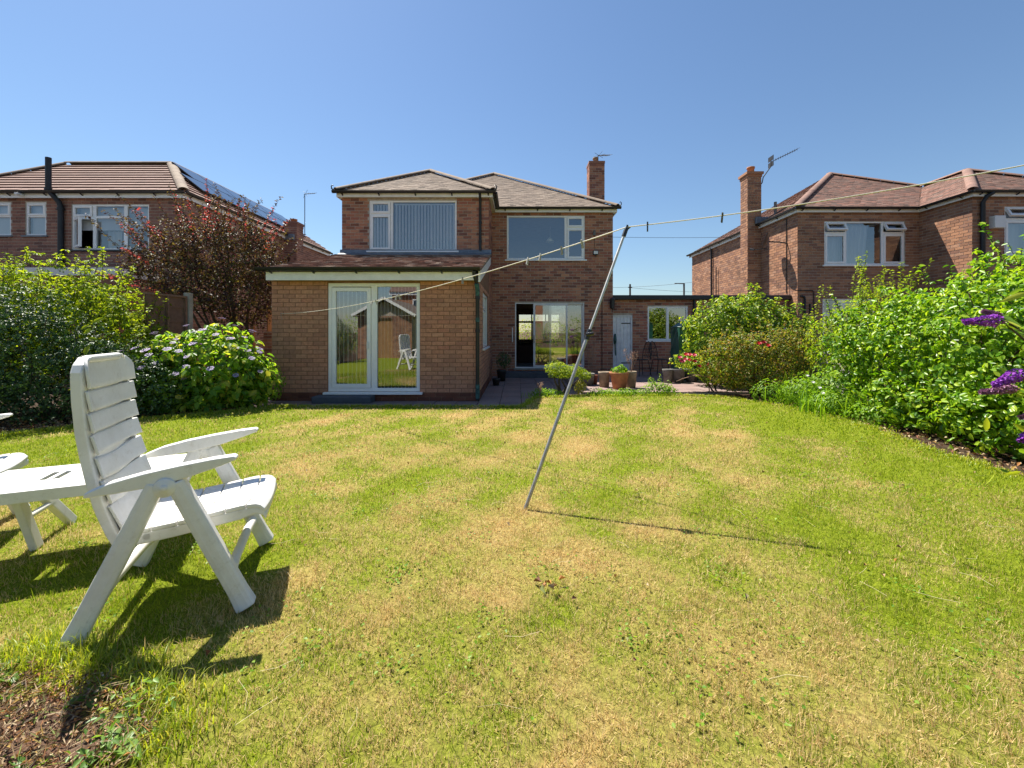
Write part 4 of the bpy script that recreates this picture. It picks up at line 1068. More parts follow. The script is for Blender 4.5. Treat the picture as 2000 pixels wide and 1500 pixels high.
M['petal_lilac'] = m_leaf('lilac_petal', S((.30, .22, .50), (.40, .31, .56), (.46, .40, .58), (.36, .22, .46)), .6, .3, tcol=(1, 1, 1, 1))
M['petal_red'] = m_leaf('red_petal', S((.55, .02, .02), (.62, .05, .04), (.50, .02, .06)), .5, .25, tcol=(1, .8, .8, 1))
M['petal_pink'] = m_leaf('deep_pink_petal', S((.55, .05, .12), (.62, .10, .16)), .5, .25, tcol=(1, .8, .8, 1))
M['petal_purple'] = m_leaf('purple_petal', S((.22, .03, .38), (.32, .05, .48), (.27, .04, .44), (.38, .10, .50)), .6, .2, tcol=(1, .8, 1, 1))
M['petal_fade'] = m_leaf('faded_mauve_petal', S((.26, .10, .22), (.34, .15, .28), (.28, .14, .18)), .7, .2, tcol=(1, 1, 1, 1))
M['petal_white'] = m_leaf('white_petal', S((.75, .74, .70), (.8, .8, .78)), .6, .25, tcol=(1, 1, 1, 1))
M['plume'] = m_leaf('dry_pink_plume', S((.36, .22, .16), (.44, .28, .2), (.30, .2, .14)), .8, .3, tcol=(1, 1, .9, 1))

# left side
shrub('evergreen_shrub', 'dark glossy evergreen shrub at the left edge in front of the bright hedge', 'shrub', (-6.5, 6.0, .06),
      [(-6.85, 5.8, 1.08, .75, .6, .84), (-6.05, 5.95, .72, .7, .45, .62), (-7.6, 5.6, .95, .9, .7, .98), (-6.45, 5.95, .5, .8, .45, .5), (-5.5, 6.2, .5, .45, .35, .45)], 34000, .045, M['l_dark'], 11, .55, cluster=5, nshoot=40, slen=(.1, .25))
shrub('hedge', 'tall yellow-green hedge behind the dark shrub at left', 'hedge', (-6.9, 7.0, .06),
      [(-7.8, 6.8, 1.45, .95, .65, 1.0), (-6.95, 6.95, 1.35, .8, .6, .92), (-6.4, 6.8, 1.05, .5, .5, .75), (-5.85, 6.85, .7, .5, .4, .5), (-8.8, 6.5, 1.4, .9, .7, 1.1)], 54000, .058, M['l_bright'], 12, .48, cluster=7, inner=.3, nshoot=130, slen=(.12, .34), sper=70, stems=14, bump=.24, tilt=.4)
hy = shrub('hydrangea', 'lacecap hydrangea bush with lilac flowers beside the garden room', 'shrub', (-5.1, 7.0, .06),
      [(-4.98, 6.95, .72, .78, .55, .68), (-5.65, 6.75, .66, .62, .5, .60), (-4.55, 7.05, .55, .42, .42, .48), (-5.2, 6.6, .42, .6, .32, .38)], 6500, .115, M['l_hyd'], 13, .62, cluster=4, big=True, tilt=.42, upbias=1.1, droop=.5)
rng = np.random.default_rng(14)
mbf = MB()
for i in range(46):
    a = rng.uniform(0, 6.28); r = .085*math.sqrt(rng.random()); c = Vector((r*math.cos(a), r*math.sin(a), rng.uniform(-.008, .012) - r*.15))
    s = .02 if r > .05 else .009
    for k in range(4):
        b = a + k*math.pi/2; d = Vector((math.cos(b), math.sin(b), .15))*s; e = Vector((-math.sin(b), math.cos(b), 0))*s*.55
        mbf.add([c, c + d*.6 + e, c + d*1.1, c + d*.6 - e], [(0, 1, 2, 3)])
mefl = mbf.mesh('flower_head'); mefl.materials.append(M['petal_lilac'])
P, N = lobes_points([(-4.98, 6.95, .72, .80, .57, .70), (-5.65, 6.75, .66, .64, .52, .62), (-4.55, 7.05, .55, .44, .44, .5)], 900, rng, 0, .02)
sel = [i for i in range(len(P)) if (P[i][1] < 7.0 or P[i][2] > 1.1) and P[i][2] > .35 and N[i][2] > -.15]
taken = []
for i in sel:
    if all(np.linalg.norm(P[i] - q) > .13 for q in taken):
        taken.append(P[i]); q = bpy.data.objects.new('flower_head', mefl); C.objects.link(q); q.parent = hy
        nn = Vector(N[i])*.6 + Vector((0, 0, .8)); q.rotation_euler = nn.to_track_quat('Z', 'Y').to_euler(); q.location = Vector(P[i]) + Vector(N[i])*.05 - Vector(hy.location); q.scale = (rng.uniform(.4, .7),)*3
    if len(taken) > 55: break
shrub('leafy_shrub', 'small leafy green shrub by the corner of the garden room', 'shrub', (-4.75, 7.55, .06), [(-4.5, 7.55, .42, .28, .25, .36)], 700, .07, M['l_grass'], 15, .4, zmin=.05, stems=3)
def back(L): return [(x*1.127, y*1.127, 1.34 + (z - 1.34)*1.127, a*1.1, b*1.1, c*1.1) for x, y, z, a, b, c in L]
ptree = shrub('purple_leaved_tree', 'purple-leaved tree with reddish young shoots beside the left fence', 'tree', (-6.15, 9.3, .05),
      back([(-5.45, 8.3, 1.95, .66, .6, .62), (-5.75, 8.25, 2.65, .85, .7, .62), (-6.55, 8.2, 2.35, .75, .6, .5), (-5.3, 8.35, 2.6, .5, .5, .5), (-6.1, 8.2, 2.1, .6, .5, .42), (-6.3, 8.3, 3.0, .7, .5, .4), (-7.0, 8.2, 2.6, .6, .5, .35), (-5.4, 8.2, 3.1, .5, .4, .35), (-5.35, 8.3, 1.85, .55, .5, .45)]), 12500, .066, M['l_purple'], 16, .6, part='crown', nshoot=260, slen=(.4, 1.1), sper=44, sdir=(-.15, -.05, .6), sspread=1.1, sfilter=lambda P_, N_: N_[:, 2] > -.3, stems=12, stem_r=.035, zmin=1.3, inner=.35, rough=.22)
rng = np.random.default_rng(17)
sp = []; dr_ = []
for x, z, dx, dz in ((-7.2, 2.9, -.8, 1.2), (-6.9, 3.0, -.75, 1.2), (-6.9, 2.9, -.65, 1.0), (-6.5, 3.1, -.45, 1), (-6.1, 3.2, -.15, 1), (-5.7, 3.2, .0, 1), (-5.4, 3.1, .12, 1), (-5.1, 3.0, .3, .8), (-5.0, 2.7, .35, .6), (-7.1, 2.5, -1, .5), (-7.2, 2.2, -1, .2), (-6.3, 3.1, -.3, 1), (-5.9, 3.2, -.05, 1), (-5.2, 3.0, .1, 1), (-6.8, 2.7, -.8, .8)):
    for k in range(2): sp.append(back([(x + rng.uniform(-.1, .1), 8.25 + rng.uniform(-.4, .4), z + rng.uniform(-.1, .1), 1, 1, 1)])[0][:3]); dr_.append((dx + rng.uniform(-.15, .15), rng.uniform(-.2, .2), dz))
sP, sN, st = shoots(rng, np.array(sp), np.array(dr_, float), rng.uniform(.5, 1.2, len(sp)), 46, .06)
foliage_mesh('red_shoots', [leaf_arrays(sP, sN, .06, rng, .6, .18, -.3)], ptree, M['l_redtip'])
mb = MB()
for s in st: mb.tube(s, [.01, .006, .003], 4, caps=False)
mb.build('twigs', M['bark'], ptree)
foliage_mesh('bright_sprig', [leaf_arrays(np.array([[-5.35, 5.25, 1.42], [-5.33, 5.25, 1.38], [-5.37, 5.25, 1.25], [-5.42, 5.24, 1.3], [-5.3, 5.24, 1.44], [-5.36, 5.26, 1.16]]), unit(np.array([[.2, -.8, .5]]*6)), .13, rng, .45, .15, .2, True)],
    thing('seedling', 'bright lime seedling leaves poking out of the dark shrub at left', 'plant', (-5.6, 5.5, .06)), M['l_gold'] if False else M['l_bright'])

# right side
shrub('hedge', 'large glossy green hedge filling the right side', 'hedge', (5.6, 5.2, .06),
      [(5.45, 4.05, 1.12, .82, .75, .98), (5.5, 4.9, 1.05, .78, .8, .92), (5.55, 5.8, .95, .78, .8, .88), (5.45, 6.5, .92, .62, .6, .80), (6.2, 4.6, 1.35, .9, 1.1, .95), (6.3, 5.9, 1.1, .9, .9, .9), (5.6, 3.2, 1.15, .85, .8, 1.0), (4.95, 4.3, .42, .36, .6, .36), (5.05, 5.3, .4, .32, .6, .34), (5.05, 3.5, .42, .4, .6, .36)], 62000, .064, M['l_privet'], 21, .62, cluster=5, big=True, nshoot=150, slen=(.12, .38), sper=45, zmin=.12, stems=22, rough=.16, tilt=.42, upbias=.5, bump=.2)
shrub('tall_shrub', 'light green shrub with upright feathery shoots above the right hedge', 'shrub', (6.1, 6.9, .06),
      [(5.75, 7.0, 1.35, .5, .4, .62), (6.3, 7.1, 1.5, .5, .4, .55), (5.3, 7.1, 1.1, .38, .4, .5)], 5200, .055, M['l_bright'], 22, .42, nshoot=36, slen=(.3, .65), sper=70, sdir=(.1, 0, 1.2))
shrub('rounded_shrub', 'big rounded green shrub in front of the garage wall', 'shrub', (5.2, 9.7, .1),
      [(4.65, 9.6, 1.12, .80, .6, .95), (5.4, 9.75, 1.18, .85, .65, 1.0), (6.15, 9.6, 1.0, .55, .5, .85), (4.95, 9.4, .8, .8, .5, .7)], 26000, .082, M['l_vib'], 23, .5, cluster=7, nshoot=60, slen=(.1, .22), sper=60)
az = shrub('flowering_shrub', 'bronze-tinted flowering shrub in front of the rounded shrub', 'shrub', (4.7, 8.3, .06),
      [(4.25, 8.3, .72, .6, .42, .50), (4.95, 8.3, .82, .7, .48, .58), (5.45, 8.4, .8, .42, .4, .6), (4.6, 8.1, .5, .6, .35, .36)], 14000, .055, M['l_azal'], 24, .5, cluster=6, nshoot=60, slen=(.12, .3), stems=10)
mbr = MB()
for ring_, (nr, rr_q, hh) in enumerate(((5, .05, .0), (5, .035, .018), (4, .02, .03))):
    for k in range(nr):
        a = k*2*math.pi/nr + ring_*.6; d = Vector((math.cos(a), math.sin(a), .35)); e = Vector((-math.sin(a), math.cos(a), 0)); c = Vector((0, 0, hh))
        mbr.add([c, c + d*rr_q*.6 + e*rr_q*.62, c + d*rr_q*1.1 + e*rr_q*.3 + Vector((0, 0, .01)), c + d*rr_q*1.1 - e*rr_q*.3 + Vector((0, 0, .01)), c + d*rr_q*.6 - e*rr_q*.62], [(0, 1, 2, 3, 4)])
def bloom(parent, pos, mat, scale, name='bloom', nrm=(0, -.6, .8)):
    me = mbr.mesh(name); me.materials.append(mat); q = bpy.data.objects.new(name, me); C.objects.link(q); q.parent = parent
    q.location = Vector(pos) - Vector(parent.location); q.rotation_euler = Vector(nrm).to_track_quat('Z', 'Y').to_euler(); q.scale = (scale,)*3
for p in ((4.55, 7.9, 1.1), (4.62, 7.88, 1.12), (4.72, 7.9, 1.06)): bloom(az, p, M['petal_red'], .9)
rose = shrub('rose_bush', 'rose bush with red blooms leaning over the patio pots', 'shrub', (4.05, 8.7, .06),
      [(3.45, 8.75, .72, .22, .2, .16), (3.75, 8.7, .62, .25, .2, .18), (4.0, 8.6, .55, .3, .25, .25)], 900, .06, M['l_vib'], 25, .6, stems=6, stem_r=.012)
rng = np.random.default_rng(26)
for i, (x, z) in enumerate(((3.30, .80), (3.40, .86), (3.52, .85), (3.42, .76), (3.50, .75), (3.60, .72), (3.62, .84), (3.68, .62), (3.86, .66), (3.34, .72))):
    bloom(rose, (x, 8.5 + rng.uniform(-.05, .1), z), M['petal_red'] if i % 3 else M['petal_pink'], rng.uniform(.75, 1.1))
mb = MB(); mb.tube([(4.2, 8.5, .35), (3.9, 8.4, .42), (3.55, 8.35, .47), (3.3, 8.35, .40), (3.15, 8.3, .35)], [.01, .009, .008, .006, .004], 5); mb.build('bent_stem', M['plume'], rose)

def blades(name, label, cat, base, centres, n, L, w, mat, seed, spread=.2, lean=.9, kind=None, parent=None, zb=.06):
    rng = np.random.default_rng(seed); V = []; F = []
    c = np.array(centres)[rng.integers(0, len(centres), n)]; off = rng.normal(size=(n, 2))*spread
    a = rng.uniform(0, 2*math.pi, n); l = L*rng.uniform(.55, 1.15, n); le = lean*rng.uniform(.2, 1, n)
    d = np.stack([np.cos(a), np.sin(a), np.zeros(n)], 1); s = np.stack([-np.sin(a), np.cos(a), np.zeros(n)], 1)*w/2
    p0 = np.stack([c[:, 0] + off[:, 0], c[:, 1] + off[:, 1], np.full(n, zb)], 1); K = 4
    for k in range(K + 1):
        t = k/K; p = p0 + d*(l*le*t*t)[:, None]*.8 + np.array([0, 0, 1])*(l*(t - .38*le*t*t*t))[:, None]
        ww = (1 - t**2.2)*1.0 + .02
        V += [p - s*ww, p + s*ww]
    X = np.stack(V, 1).reshape(-1, 3); b = (np.arange(n)*2*(K + 1))[:, None]
    F = np.concatenate([b + np.array([[2*k, 2*k + 1, 2*k + 3, 2*k + 2]]) for k in range(K)])
    if parent is None: parent = thing(name, label, cat, base)
    link('blades', np_mesh(name, X, [F]), mat, parent, kind)
    return parent
cro = blades('border_grass_clump', 'arching bright green strap-leaved clump beside the right hedge', 'plant', (4.9, 6.8, .06), [(4.85, 7.1), (5.0, 6.7), (4.75, 6.5), (5.15, 7.3), (4.9, 6.2)], 420, .50, .014, M['l_grass'], 31, .2)
foliage_mesh('low_leaves', [leaf_arrays(*lobes_points([(4.8, 6.4, .2, .32, .4, .25), (4.8, 7.0, .25, .4, .35, .34), (4.85, 5.75, .14, .25, .4, .2), (4.55, 7.5, .2, .35, .3, .26), (5.1, 6.7, .4, .35, .5, .36)], 5200, np.random.default_rng(32), zmin=.06), .05, np.random.default_rng(33), .55)], cro, M['l_grass'])
for p in ((4.72, 6.7, .52), (4.68, 6.5, .46), (4.62, 6.35, .40), (4.8, 6.95, .6)): bloom(cro, p, M['petal_white'], .5, 'white_flower')
blades('border_grass_clump', 'tall thin green grass clump behind the strap-leaved plant', 'plant', (5.1, 7.6, .06), [(5.0, 7.7), (5.2, 7.6)], 90, .65, .012, M['l_grass'], 34, .15, .5)

# buddleia leaning in from the right edge
bud = thing('buddleia', 'buddleia with purple flower spikes leaning in at the right edge', 'shrub', (3.75, 2.55, .06))
mb = MB(); rng = np.random.default_rng(35); lp, ln = [], []
spikes = [((3.02, 2.62, 1.41), (2.83, 2.66, 1.40), 'petal_purple', 1.0), ((3.03, 2.52, 1.09), (2.84, 2.50, 1.02), 'petal_purple', 1.0), ((3.22, 2.55, 1.10), (3.06, 2.53, 1.09), 'petal_purple', .8), ((3.06, 2.58, .99), (2.85, 2.58, .965), 'petal_fade', .62),
          ((3.12, 2.48, .79), (2.95, 2.46, .70), 'petal_purple', 1.0), ((3.16, 2.5, .86), (3.0, 2.5, .83), 'petal_fade', .5), ((3.1, 2.7, 1.44), (3.02, 2.72, 1.47), 'petal_fade', .4)]
for i, (a, b, m, k) in enumerate(spikes):
    a, b = Vector(a), Vector(b); root = Vector((3.75 + .1*math.sin(i*2.1), 2.55 + .1*math.cos(i*1.7), .06))
    mid = root.lerp(a, .6) + Vector((.06, 0, .25)); mb.tube([root, mid, a, b], [.014, .009, .005, .003], 5)
    V, F = [], []; d = (b - a); n = 520
    t = rng.random(n)**.8; c = np.array(a)[None] + np.array(d)[None]*t[:, None]; rr = .040*k*(1 - .8*t)*np.minimum(1, .55 + 3*t)
    nn = unit(rng.normal(size=(n, 3))); nn = unit(nn - np.array(d.normalized())[None]*(nn@np.array(d.normalized()))[:, None])
    X, Fq = leaf_arrays(c + nn*rr[:, None], unit(nn + rng.normal(size=nn.shape)*.4), .017, rng, .9, .1)
    o = foliage_mesh('flower_spike', [(X, Fq)], bud, M[m])
    for u in np.linspace(0, 1, 9):
        p = mid.lerp(a, u)
        for s in (-1, 1): lp.append(tuple(p + Vector((.01*s, .02*s, 0)))); ln.append((.15*s + rng.uniform(-.3, .3), -.5 + rng.uniform(-.3, .3), .8))
for i in range(420):
    lp.append((3.75 + rng.uniform(-.3, .6), 2.6 + rng.uniform(-.5, .5), rng.uniform(.3, 1.7))); ln.append(tuple(rng.normal(size=3) + np.array([0, 0, .8])))
foliage_mesh('foliage', [leaf_arrays(np.array(lp), unit(np.array(ln)), .13, rng, .28, .1, .4, True)], bud, M['l_vib'])
mb.build('stem', M['bark'], bud)

# ------------------------------------------------------------------ border plants and pots by the patio
bon = shrub('cloud_pruned_azalea', 'small flat-topped pruned bush with twisted trunk at the lawn edge', 'shrub', (.95, 8.4, .06),
      [(.80, 8.4, .60, .24, .22, .13), (1.12, 8.42, .55, .22, .2, .11), (1.36, 8.4, .46, .12, .15, .09), (.95, 8.3, .52, .3, .18, .1)], 3600, .035, M['l_bright'], 41, .5, stems=0, upbias=.9, zmin=.3)
mb = MB()
for k, (dx, tx, tz) in enumerate(((-.1, -.22, .5), (0, -.05, .52), (.03, .12, .48), (-.02, .3, .42), (.06, .02, .5))):
    b = Vector((.9 + dx, 8.4, .05)); e = Vector((.95 + tx, 8.4 + .05*math.sin(k*2), tz))
    mb.tube([b, b.lerp(e, .3) + Vector((.06*math.sin(k*3 + 1), .04, 0)), b.lerp(e, .65) + Vector((-.07*math.sin(k*2), -.03, 0)), e], [.03, .024, .016, .008], 6)
mb.build('trunk', M['bark'], bon)
shrub('golden_shrub', 'tiny golden shrub under the pruned bush', 'shrub', (1.27, 8.42, .06), [(1.27, 8.42, .24, .115, .11, .13)], 520, .035, M['l_gold'], 42, .5, stems=3, stem_r=.006)
shrub('flowering_weed', 'low leafy plant with white flowers at the patio edge', 'plant', (2.85, 8.35, .06), [(2.8, 8.35, .18, .26, .16, .16), (3.0, 8.35, .13, .2, .14, .12)], 900, .05, M['l_grass'], 43, .45, stems=3, stem_r=.005, zmin=.06, nshoot=14, slen=(.08, .16))
for i, (x0, x1, lab) in enumerate(((1.45, 2.0, 'low green weeds in the border left of the terracotta pot'), (2.0, 2.6, 'low green weeds in front of the terracotta pot'), (.35, .85, 'low green weeds under the pruned bush'))):
    t = shrub('weeds', lab, 'plant', ((x0 + x1)/2, 8.22, .06), [((x0*.75 + x1*.25), 8.22, .12, .2, .12, .10), ((x0*.3 + x1*.7), 8.26, .11, .2, .12, .09)], 620, .05, M['l_grass'], 44 + i, .4, stems=2, stem_r=.004, zmin=.06)
    blades('', '', '', None, [((x0 + x1)/2, 8.2), (x0, 8.15), (x1, 8.2)], 120, .15, .008, M['l_grass'], 50 + i, .1, .8, None, t)
def plume_plant(name, label, pos, n, h, seed, mat, spread=.1, w=.05):
    t = thing(name, label, 'plant', pos); rng = np.random.default_rng(seed); mb = MB(); lp, ln = [], []
    for i in range(n):
        b = Vector(pos) + Vector((rng.uniform(-.03, .03), rng.uniform(-.03, .03), 0)); e = Vector(pos) + Vector((rng.uniform(-1, 1)*spread, rng.uniform(-1, 1)*spread, h*rng.uniform(.7, 1.05)))
        mb.tube([b, b.lerp(e, .5) + Vector((.01, 0, 0)), e], [.004, .003, .002], 4)
        for k in range(34):
            u = .62 + .4*rng.random(); p = b.lerp(e, u) + Vector(rng.normal(size=3)*w*.28*(1.25 - u)*2); lp.append(tuple(p)); ln.append(tuple(rng.normal(size=3)))
    mb.build('stem', M['plume'], t); foliage_mesh('plume', [leaf_arrays(np.array(lp), unit(np.array(ln)), .022, rng, .5)], t, mat); return t
plume_plant('dried_flower_spikes', 'dry pinkish flower spikes in the border by the patio corner', (.42, 8.05, .06), 5, .33, 61, M['plume'], .12)

def pot(name, label, pos, r, h, mat, cat='plant pot', taper=.72, rim=.035, seg=24):
    x, y, z = pos; t = thing(name, label, cat, pos)
    mb = MB(); mb.lathe([(0, .004), (r*taper, .004), (r*(taper + (1 - taper)*.85), h - rim - .01), (r*1.0, h - rim), (r*1.04, h), (r*.92, h), (r*.88, h - .03), (0, h - .032)], pos, seg)
    mb.build('body', mat, t); 
    m2 = MB(); m2.lathe([(0, h - .028), (r*.88, h - .028)], pos, seg); m2.build('compost', M['soil'], t); return t
pt = pot('terracotta_pot', 'large terracotta pot of leafy green plants on the patio', (2.2, 9.05, .1), .205, .36, M['terracotta'], taper=.66)
foliage_mesh('seedlings', [leaf_arrays(*lobes_points([(2.2, 9.05, .47, .17, .16, .09), (2.25, 9.05, .52, .1, .1, .08)], 380, np.random.default_rng(62), zmin=.4), .06, np.random.default_rng(63), .55)], pt, M['l_grass'])
p2 = pot('stone_pot', 'beige tall pot with dry pink flower spikes right of the terracotta pot', (2.5, 9.25, .1), .135, .36, M['stonepot'], taper=.78)
for nm, o in (('stem', None),):
    q = plume_plant('dry_astilbe', 'tall dry pink plumes growing from the beige pot', (2.5, 9.25, .44), 9, .52, 64, M['plume'], .16, .08)
pot('stone_pot', 'pinkish tilted pot left of the terracotta pot', (1.94, 9.35, .1), .13, .34, M['stonepot'], taper=.8)
pot('grey_pot', 'round grey stone pot near the garage door', (1.62, 9.7, .1), .17, .27, M['greypot'], taper=.8)
pot('small_pot', 'small red clay pot beside the round grey pot', (1.80, 9.8, .1), .085, .22, M['plinth'], taper=.75)
for i, (x, r, lab) in enumerate(((3.62, .12, 'leftmost grey tub under the rose bush'), (3.9, .19, 'octagonal grey stone planter under the rose bush'), (4.28, .15, 'rightmost grey tub under the rose bush'))):
    pot('stone_planter', lab, (x, 10.1 + .1*i, .1), r, .33, M['greypot'], taper=.8, seg=8 if i == 1 else 20)
plume_plant('dry_shrub', 'bare brown twiggy plant against the house wall', (1.95, 11.0, .1), 14, .95, 65, M['plume'], .2, .06)
pl = pot('black_pot', 'dark pot with a small green plant in the corner by the garden room', (-.42, 11.3, 0), .13, .3, M['iron'])
foliage_mesh('foliage', [leaf_arrays(*lobes_points([(-.36, 11.3, .55, .2, .18, .22)], 380, np.random.default_rng(66), zmin=.3), .055, np.random.default_rng(67), .5)], pl, M['l_dark'])
pot('low_pot', 'low dark pot beside the downpipe corner', (-.52, 10.4, 0), .1, .18, M['iron'])

# green covered stand
cov = thing('covered_stand', 'folded green tarpaulin cover standing by the garage window', 'cover', (4.4, 10.9, .1))
mb = MB(); rng = random.Random(70); rows = []
for k in range(9):
    z = .1 + 1.40*k/8; row = []
    for i in range(16):
        a = i/16*2*math.pi; ca, sa = math.cos(a), math.sin(a); m = max(abs(ca), abs(sa))
        row.append(Vector((4.42 + .33*ca/m*(.95 + .08*rng.random()), 10.9 + .3*sa/m*(.95 + .08*rng.random()), z + (.0 if k < 8 else (.14 if ca > -.2 else -.05)))))
    rows.append(row)
vs = [p for r in rows for p in r]; fs = [(k*16 + i, k*16 + (i + 1) % 16, (k + 1)*16 + (i + 1) % 16, (k + 1)*16 + i) for k in range(8) for i in range(16)]
fs.append(tuple(8*16 + i for i in range(16))); mb.add(vs, fs, False); mb.build('tarpaulin', M['greencover'], cov)
mb = MB(); mb.tube([rows[8][i] for i in range(16)] + [rows[8][0]], .012, 5); mb.build('hem', M['l_vib'] if False else M['greencover'], cov)

def bistro_chair(label, pos, rz):
    t = thing('bistro_chair', label, 'chair', pos, rz, 'dark metal chairs on the patio')
    mb = MB(); mb.lathe([(0, .44), (.19, .44), (.2, .45), (.19, .46), (0, .46)], (0, 0, 0), 20); mb.build('seat', M['iron'], t, local=True)
    for sx in (-1, 1):
        for sy in (-1, 1):
            m = MB(); m.tube([(sx*.14, sy*.14, .44), (sx*.19, sy*.2, 0)], .011, 6); m.build('leg', M['iron'], t, local=True)
    m = MB(); m.tube([(-.17, .17, .44), (-.19, .22, .7), (-.12, .25, .9), (0, .255, .95), (.12, .25, .9), (.19, .22, .7), (.17, .17, .44)], .012, 6)
    for k in range(4):
        x = -.11 + .073*k; m.tube([(x, .18, .5), (x + .03, .215, .62), (x - .02, .23, .75), (x*.7, .25, .9)], .007, 5)
    m.tube([(-.18, .19, .55), (.18, .19, .55)], .008, 5); m.tube([(-.18, .22, .75), (.18, .22, .75)], .008, 5)
    m.build('backrest', M['iron'], t, local=True)
bistro_chair('left of two dark metal chairs below the garage window', (3.45, 11.7, .1), R(-70))
bistro_chair('right of two dark metal chairs below the garage window', (4.05, 11.9, .1), R(40))

# ------------------------------------------------------------------ white plastic garden chairs and table
def interp(tab, z):
    for (z0, u0), (z1, u1) in zip(tab, tab[1:]):
        if z <= z1: return u0 + (u1 - u0)*(z - z0)/(z1 - z0)
    return tab[-1][1]
BACK = [(.36, -.205), (.43, -.237), (.55, -.278), (.67, -.305), (.78, -.325), (.90, -.343), (1.05, -.355), (1.25, -.362)]
def garden_chair(label, loc, rz, scale=.9124):
    t = thing('garden_chair', label, 'chair', loc, rz, 'white plastic garden chairs'); t.scale = (scale,)*3
    pl = M['plastic']
    def halfw(z): return .245 if z < 1.16 else .245 - .075*((z - 1.16)/.09)**2.4
    # backrest shell with raised side rims
    mb = MB(); zs = [.36 + .89*i/26 for i in range(27)]
    def strip(v0, v1, f0, f1, b):                       # swept slab between side positions v0,v1
        vs = []
        for z in zs:
            u = interp(BACK, z); w = halfw(z)/.245
            vs += [(u + f0, v0*w, z), (u + f1, v1*w, z), (u + b, v1*w, z), (u + b, v0*w, z)]
        n = len(zs); fs = []
        for i in range(n - 1):
            for k in range(4): fs.append((4*i + k, 4*i + (k + 1) % 4, 4*i + 4 + (k + 1) % 4, 4*i + 4 + k))
        fs += [(3, 2, 1, 0), tuple(4*(n - 1) + k for k in range(4))]
        mb.add(vs, fs, False)
    strip(-.245, -.215, .028, .034, -.012); strip(.215, .245, .034, .028, -.012); strip(-.214, .214, .008, .008, -.004)
    bk = mb.build('backrest', pl, t, local=True, bevel=.009, seg=3)
    mb = MB(); u = interp(BACK, 1.25); mb.box(u - .008, u + .030, -.165, .165, 1.222, 1.256); mb.build('top_rail', pl, bk, bevel=.014, seg=3)
    edges = [.40, .555, .675, .785, .885, .985, 1.09, 1.235]
    for i in range(7):
        z0, z1 = edges[i] + .006, edges[i + 1] - .007; m = MB(); vs = []; K, J = 12, 5
        for j in range(J + 1):
            z = z0 + (z1 - z0)*j/J
            for k in range(K + 1):
                v = (-.238 + .476*k/K)*halfw(z)/.245; e = abs(v)/.238
                side = .0 if e < .62 else (e - .62)/.38
                f = .020 + .024*side**1.3 + .010*e*e + .010*(1 - j/J) - .006
                vs.append((interp(BACK, z) + f, v, z - .028*(1 - e*e)*(1.0 if i < 3 else .35) + .012))
        n0 = len(vs); vs += [(x - .013, y, z) for x, y, z in vs]; W = K + 1; fs = []
        for j in range(J):
            for k in range(K):
                a = j*W + k; fs.append((a, a + 1, a + W + 1, a + W)); fs.append((n0 + a, n0 + a + W, n0 + a + W + 1, n0 + a + 1))
        for k in range(K):
            fs.append((k, n0 + k, n0 + k + 1, k + 1)); a = J*W + k; fs.append((a, a + 1, n0 + a + 1, n0 + a))
        for j in range(J):
            a = j*W; fs.append((a, a + W, n0 + a + W, n0 + a)); a = j*W + K; fs.append((a, n0 + a, n0 + a + W, a + W))
        m.add(vs, fs, True); m.build('slat', pl, bk, bevel=.003, seg=2)
    # seat
    prof = [(-.20, .425), (-.1, .432), (.0, .440), (.1, .452), (.2, .466), (.28, .476), (.34, .476), (.375, .462), (.39, .435)]
    mb = MB(); vs = []
    for u, z in prof: vs += [(u, -.24, z - .016), (u, .24, z - .016), (u, .24, z - .07 + (.02 if u > .33 else 0)), (u, -.24, z - .07 + (.02 if u > .33 else 0))]
    n = len(prof); fs = [(3, 2, 1, 0), tuple(4*(n - 1) + k for k in range(4))]
    for i in range(n - 1):
        for k in range(4): fs.append((4*i + k, 4*i + (k + 1) % 4, 4*i + 4 + (k + 1) % 4, 4*i + 4 + k))
    mb.add(vs, fs); st = mb.build('seat', pl, t, local=True, bevel=.012, seg=3)
    tab = [(u, z) for u, z in prof]
    cuts = [-.185, -.085, .015, .115, .21, .30, .388]
    for i in range(6):
        m = MB(); vs = []; us = [cuts[i] + .003 + (cuts[i + 1] - cuts[i] - .006)*k/4 for k in range(5)]; K = 8
        for u in us:
            for k in range(K + 1):
                v = -.242 + .484*k/K; e = abs(v)/.242; vs.append((u + .012*(1 - e*e), v, interp(tab, u) - .010*(1 - e*e) + .004))
        W = K + 1; n0 = len(vs); vs += [(x, y, z - .02) for x, y, z in vs]; fs = []
        for j in range(4):
            for k in range(K):
                a = j*W + k; fs += [(a, a + W, a + W + 1, a + 1), (n0 + a, n0 + a + 1, n0 + a + W + 1, n0 + a + W)]
        for k in range(K): fs.append((k, k + 1, n0 + k + 1, n0 + k)); a = 4*W + k; fs.append((a, n0 + a, n0 + a + 1, a + 1))
        for j in range(4): a = j*W; fs.append((a, n0 + a, n0 + a + W, a + W)); a = j*W + K; fs.append((a, a + W, n0 + a + W, n0 + a))
        m.add(vs, fs, True); m.build('slat', pl, st, bevel=.003, seg=2)
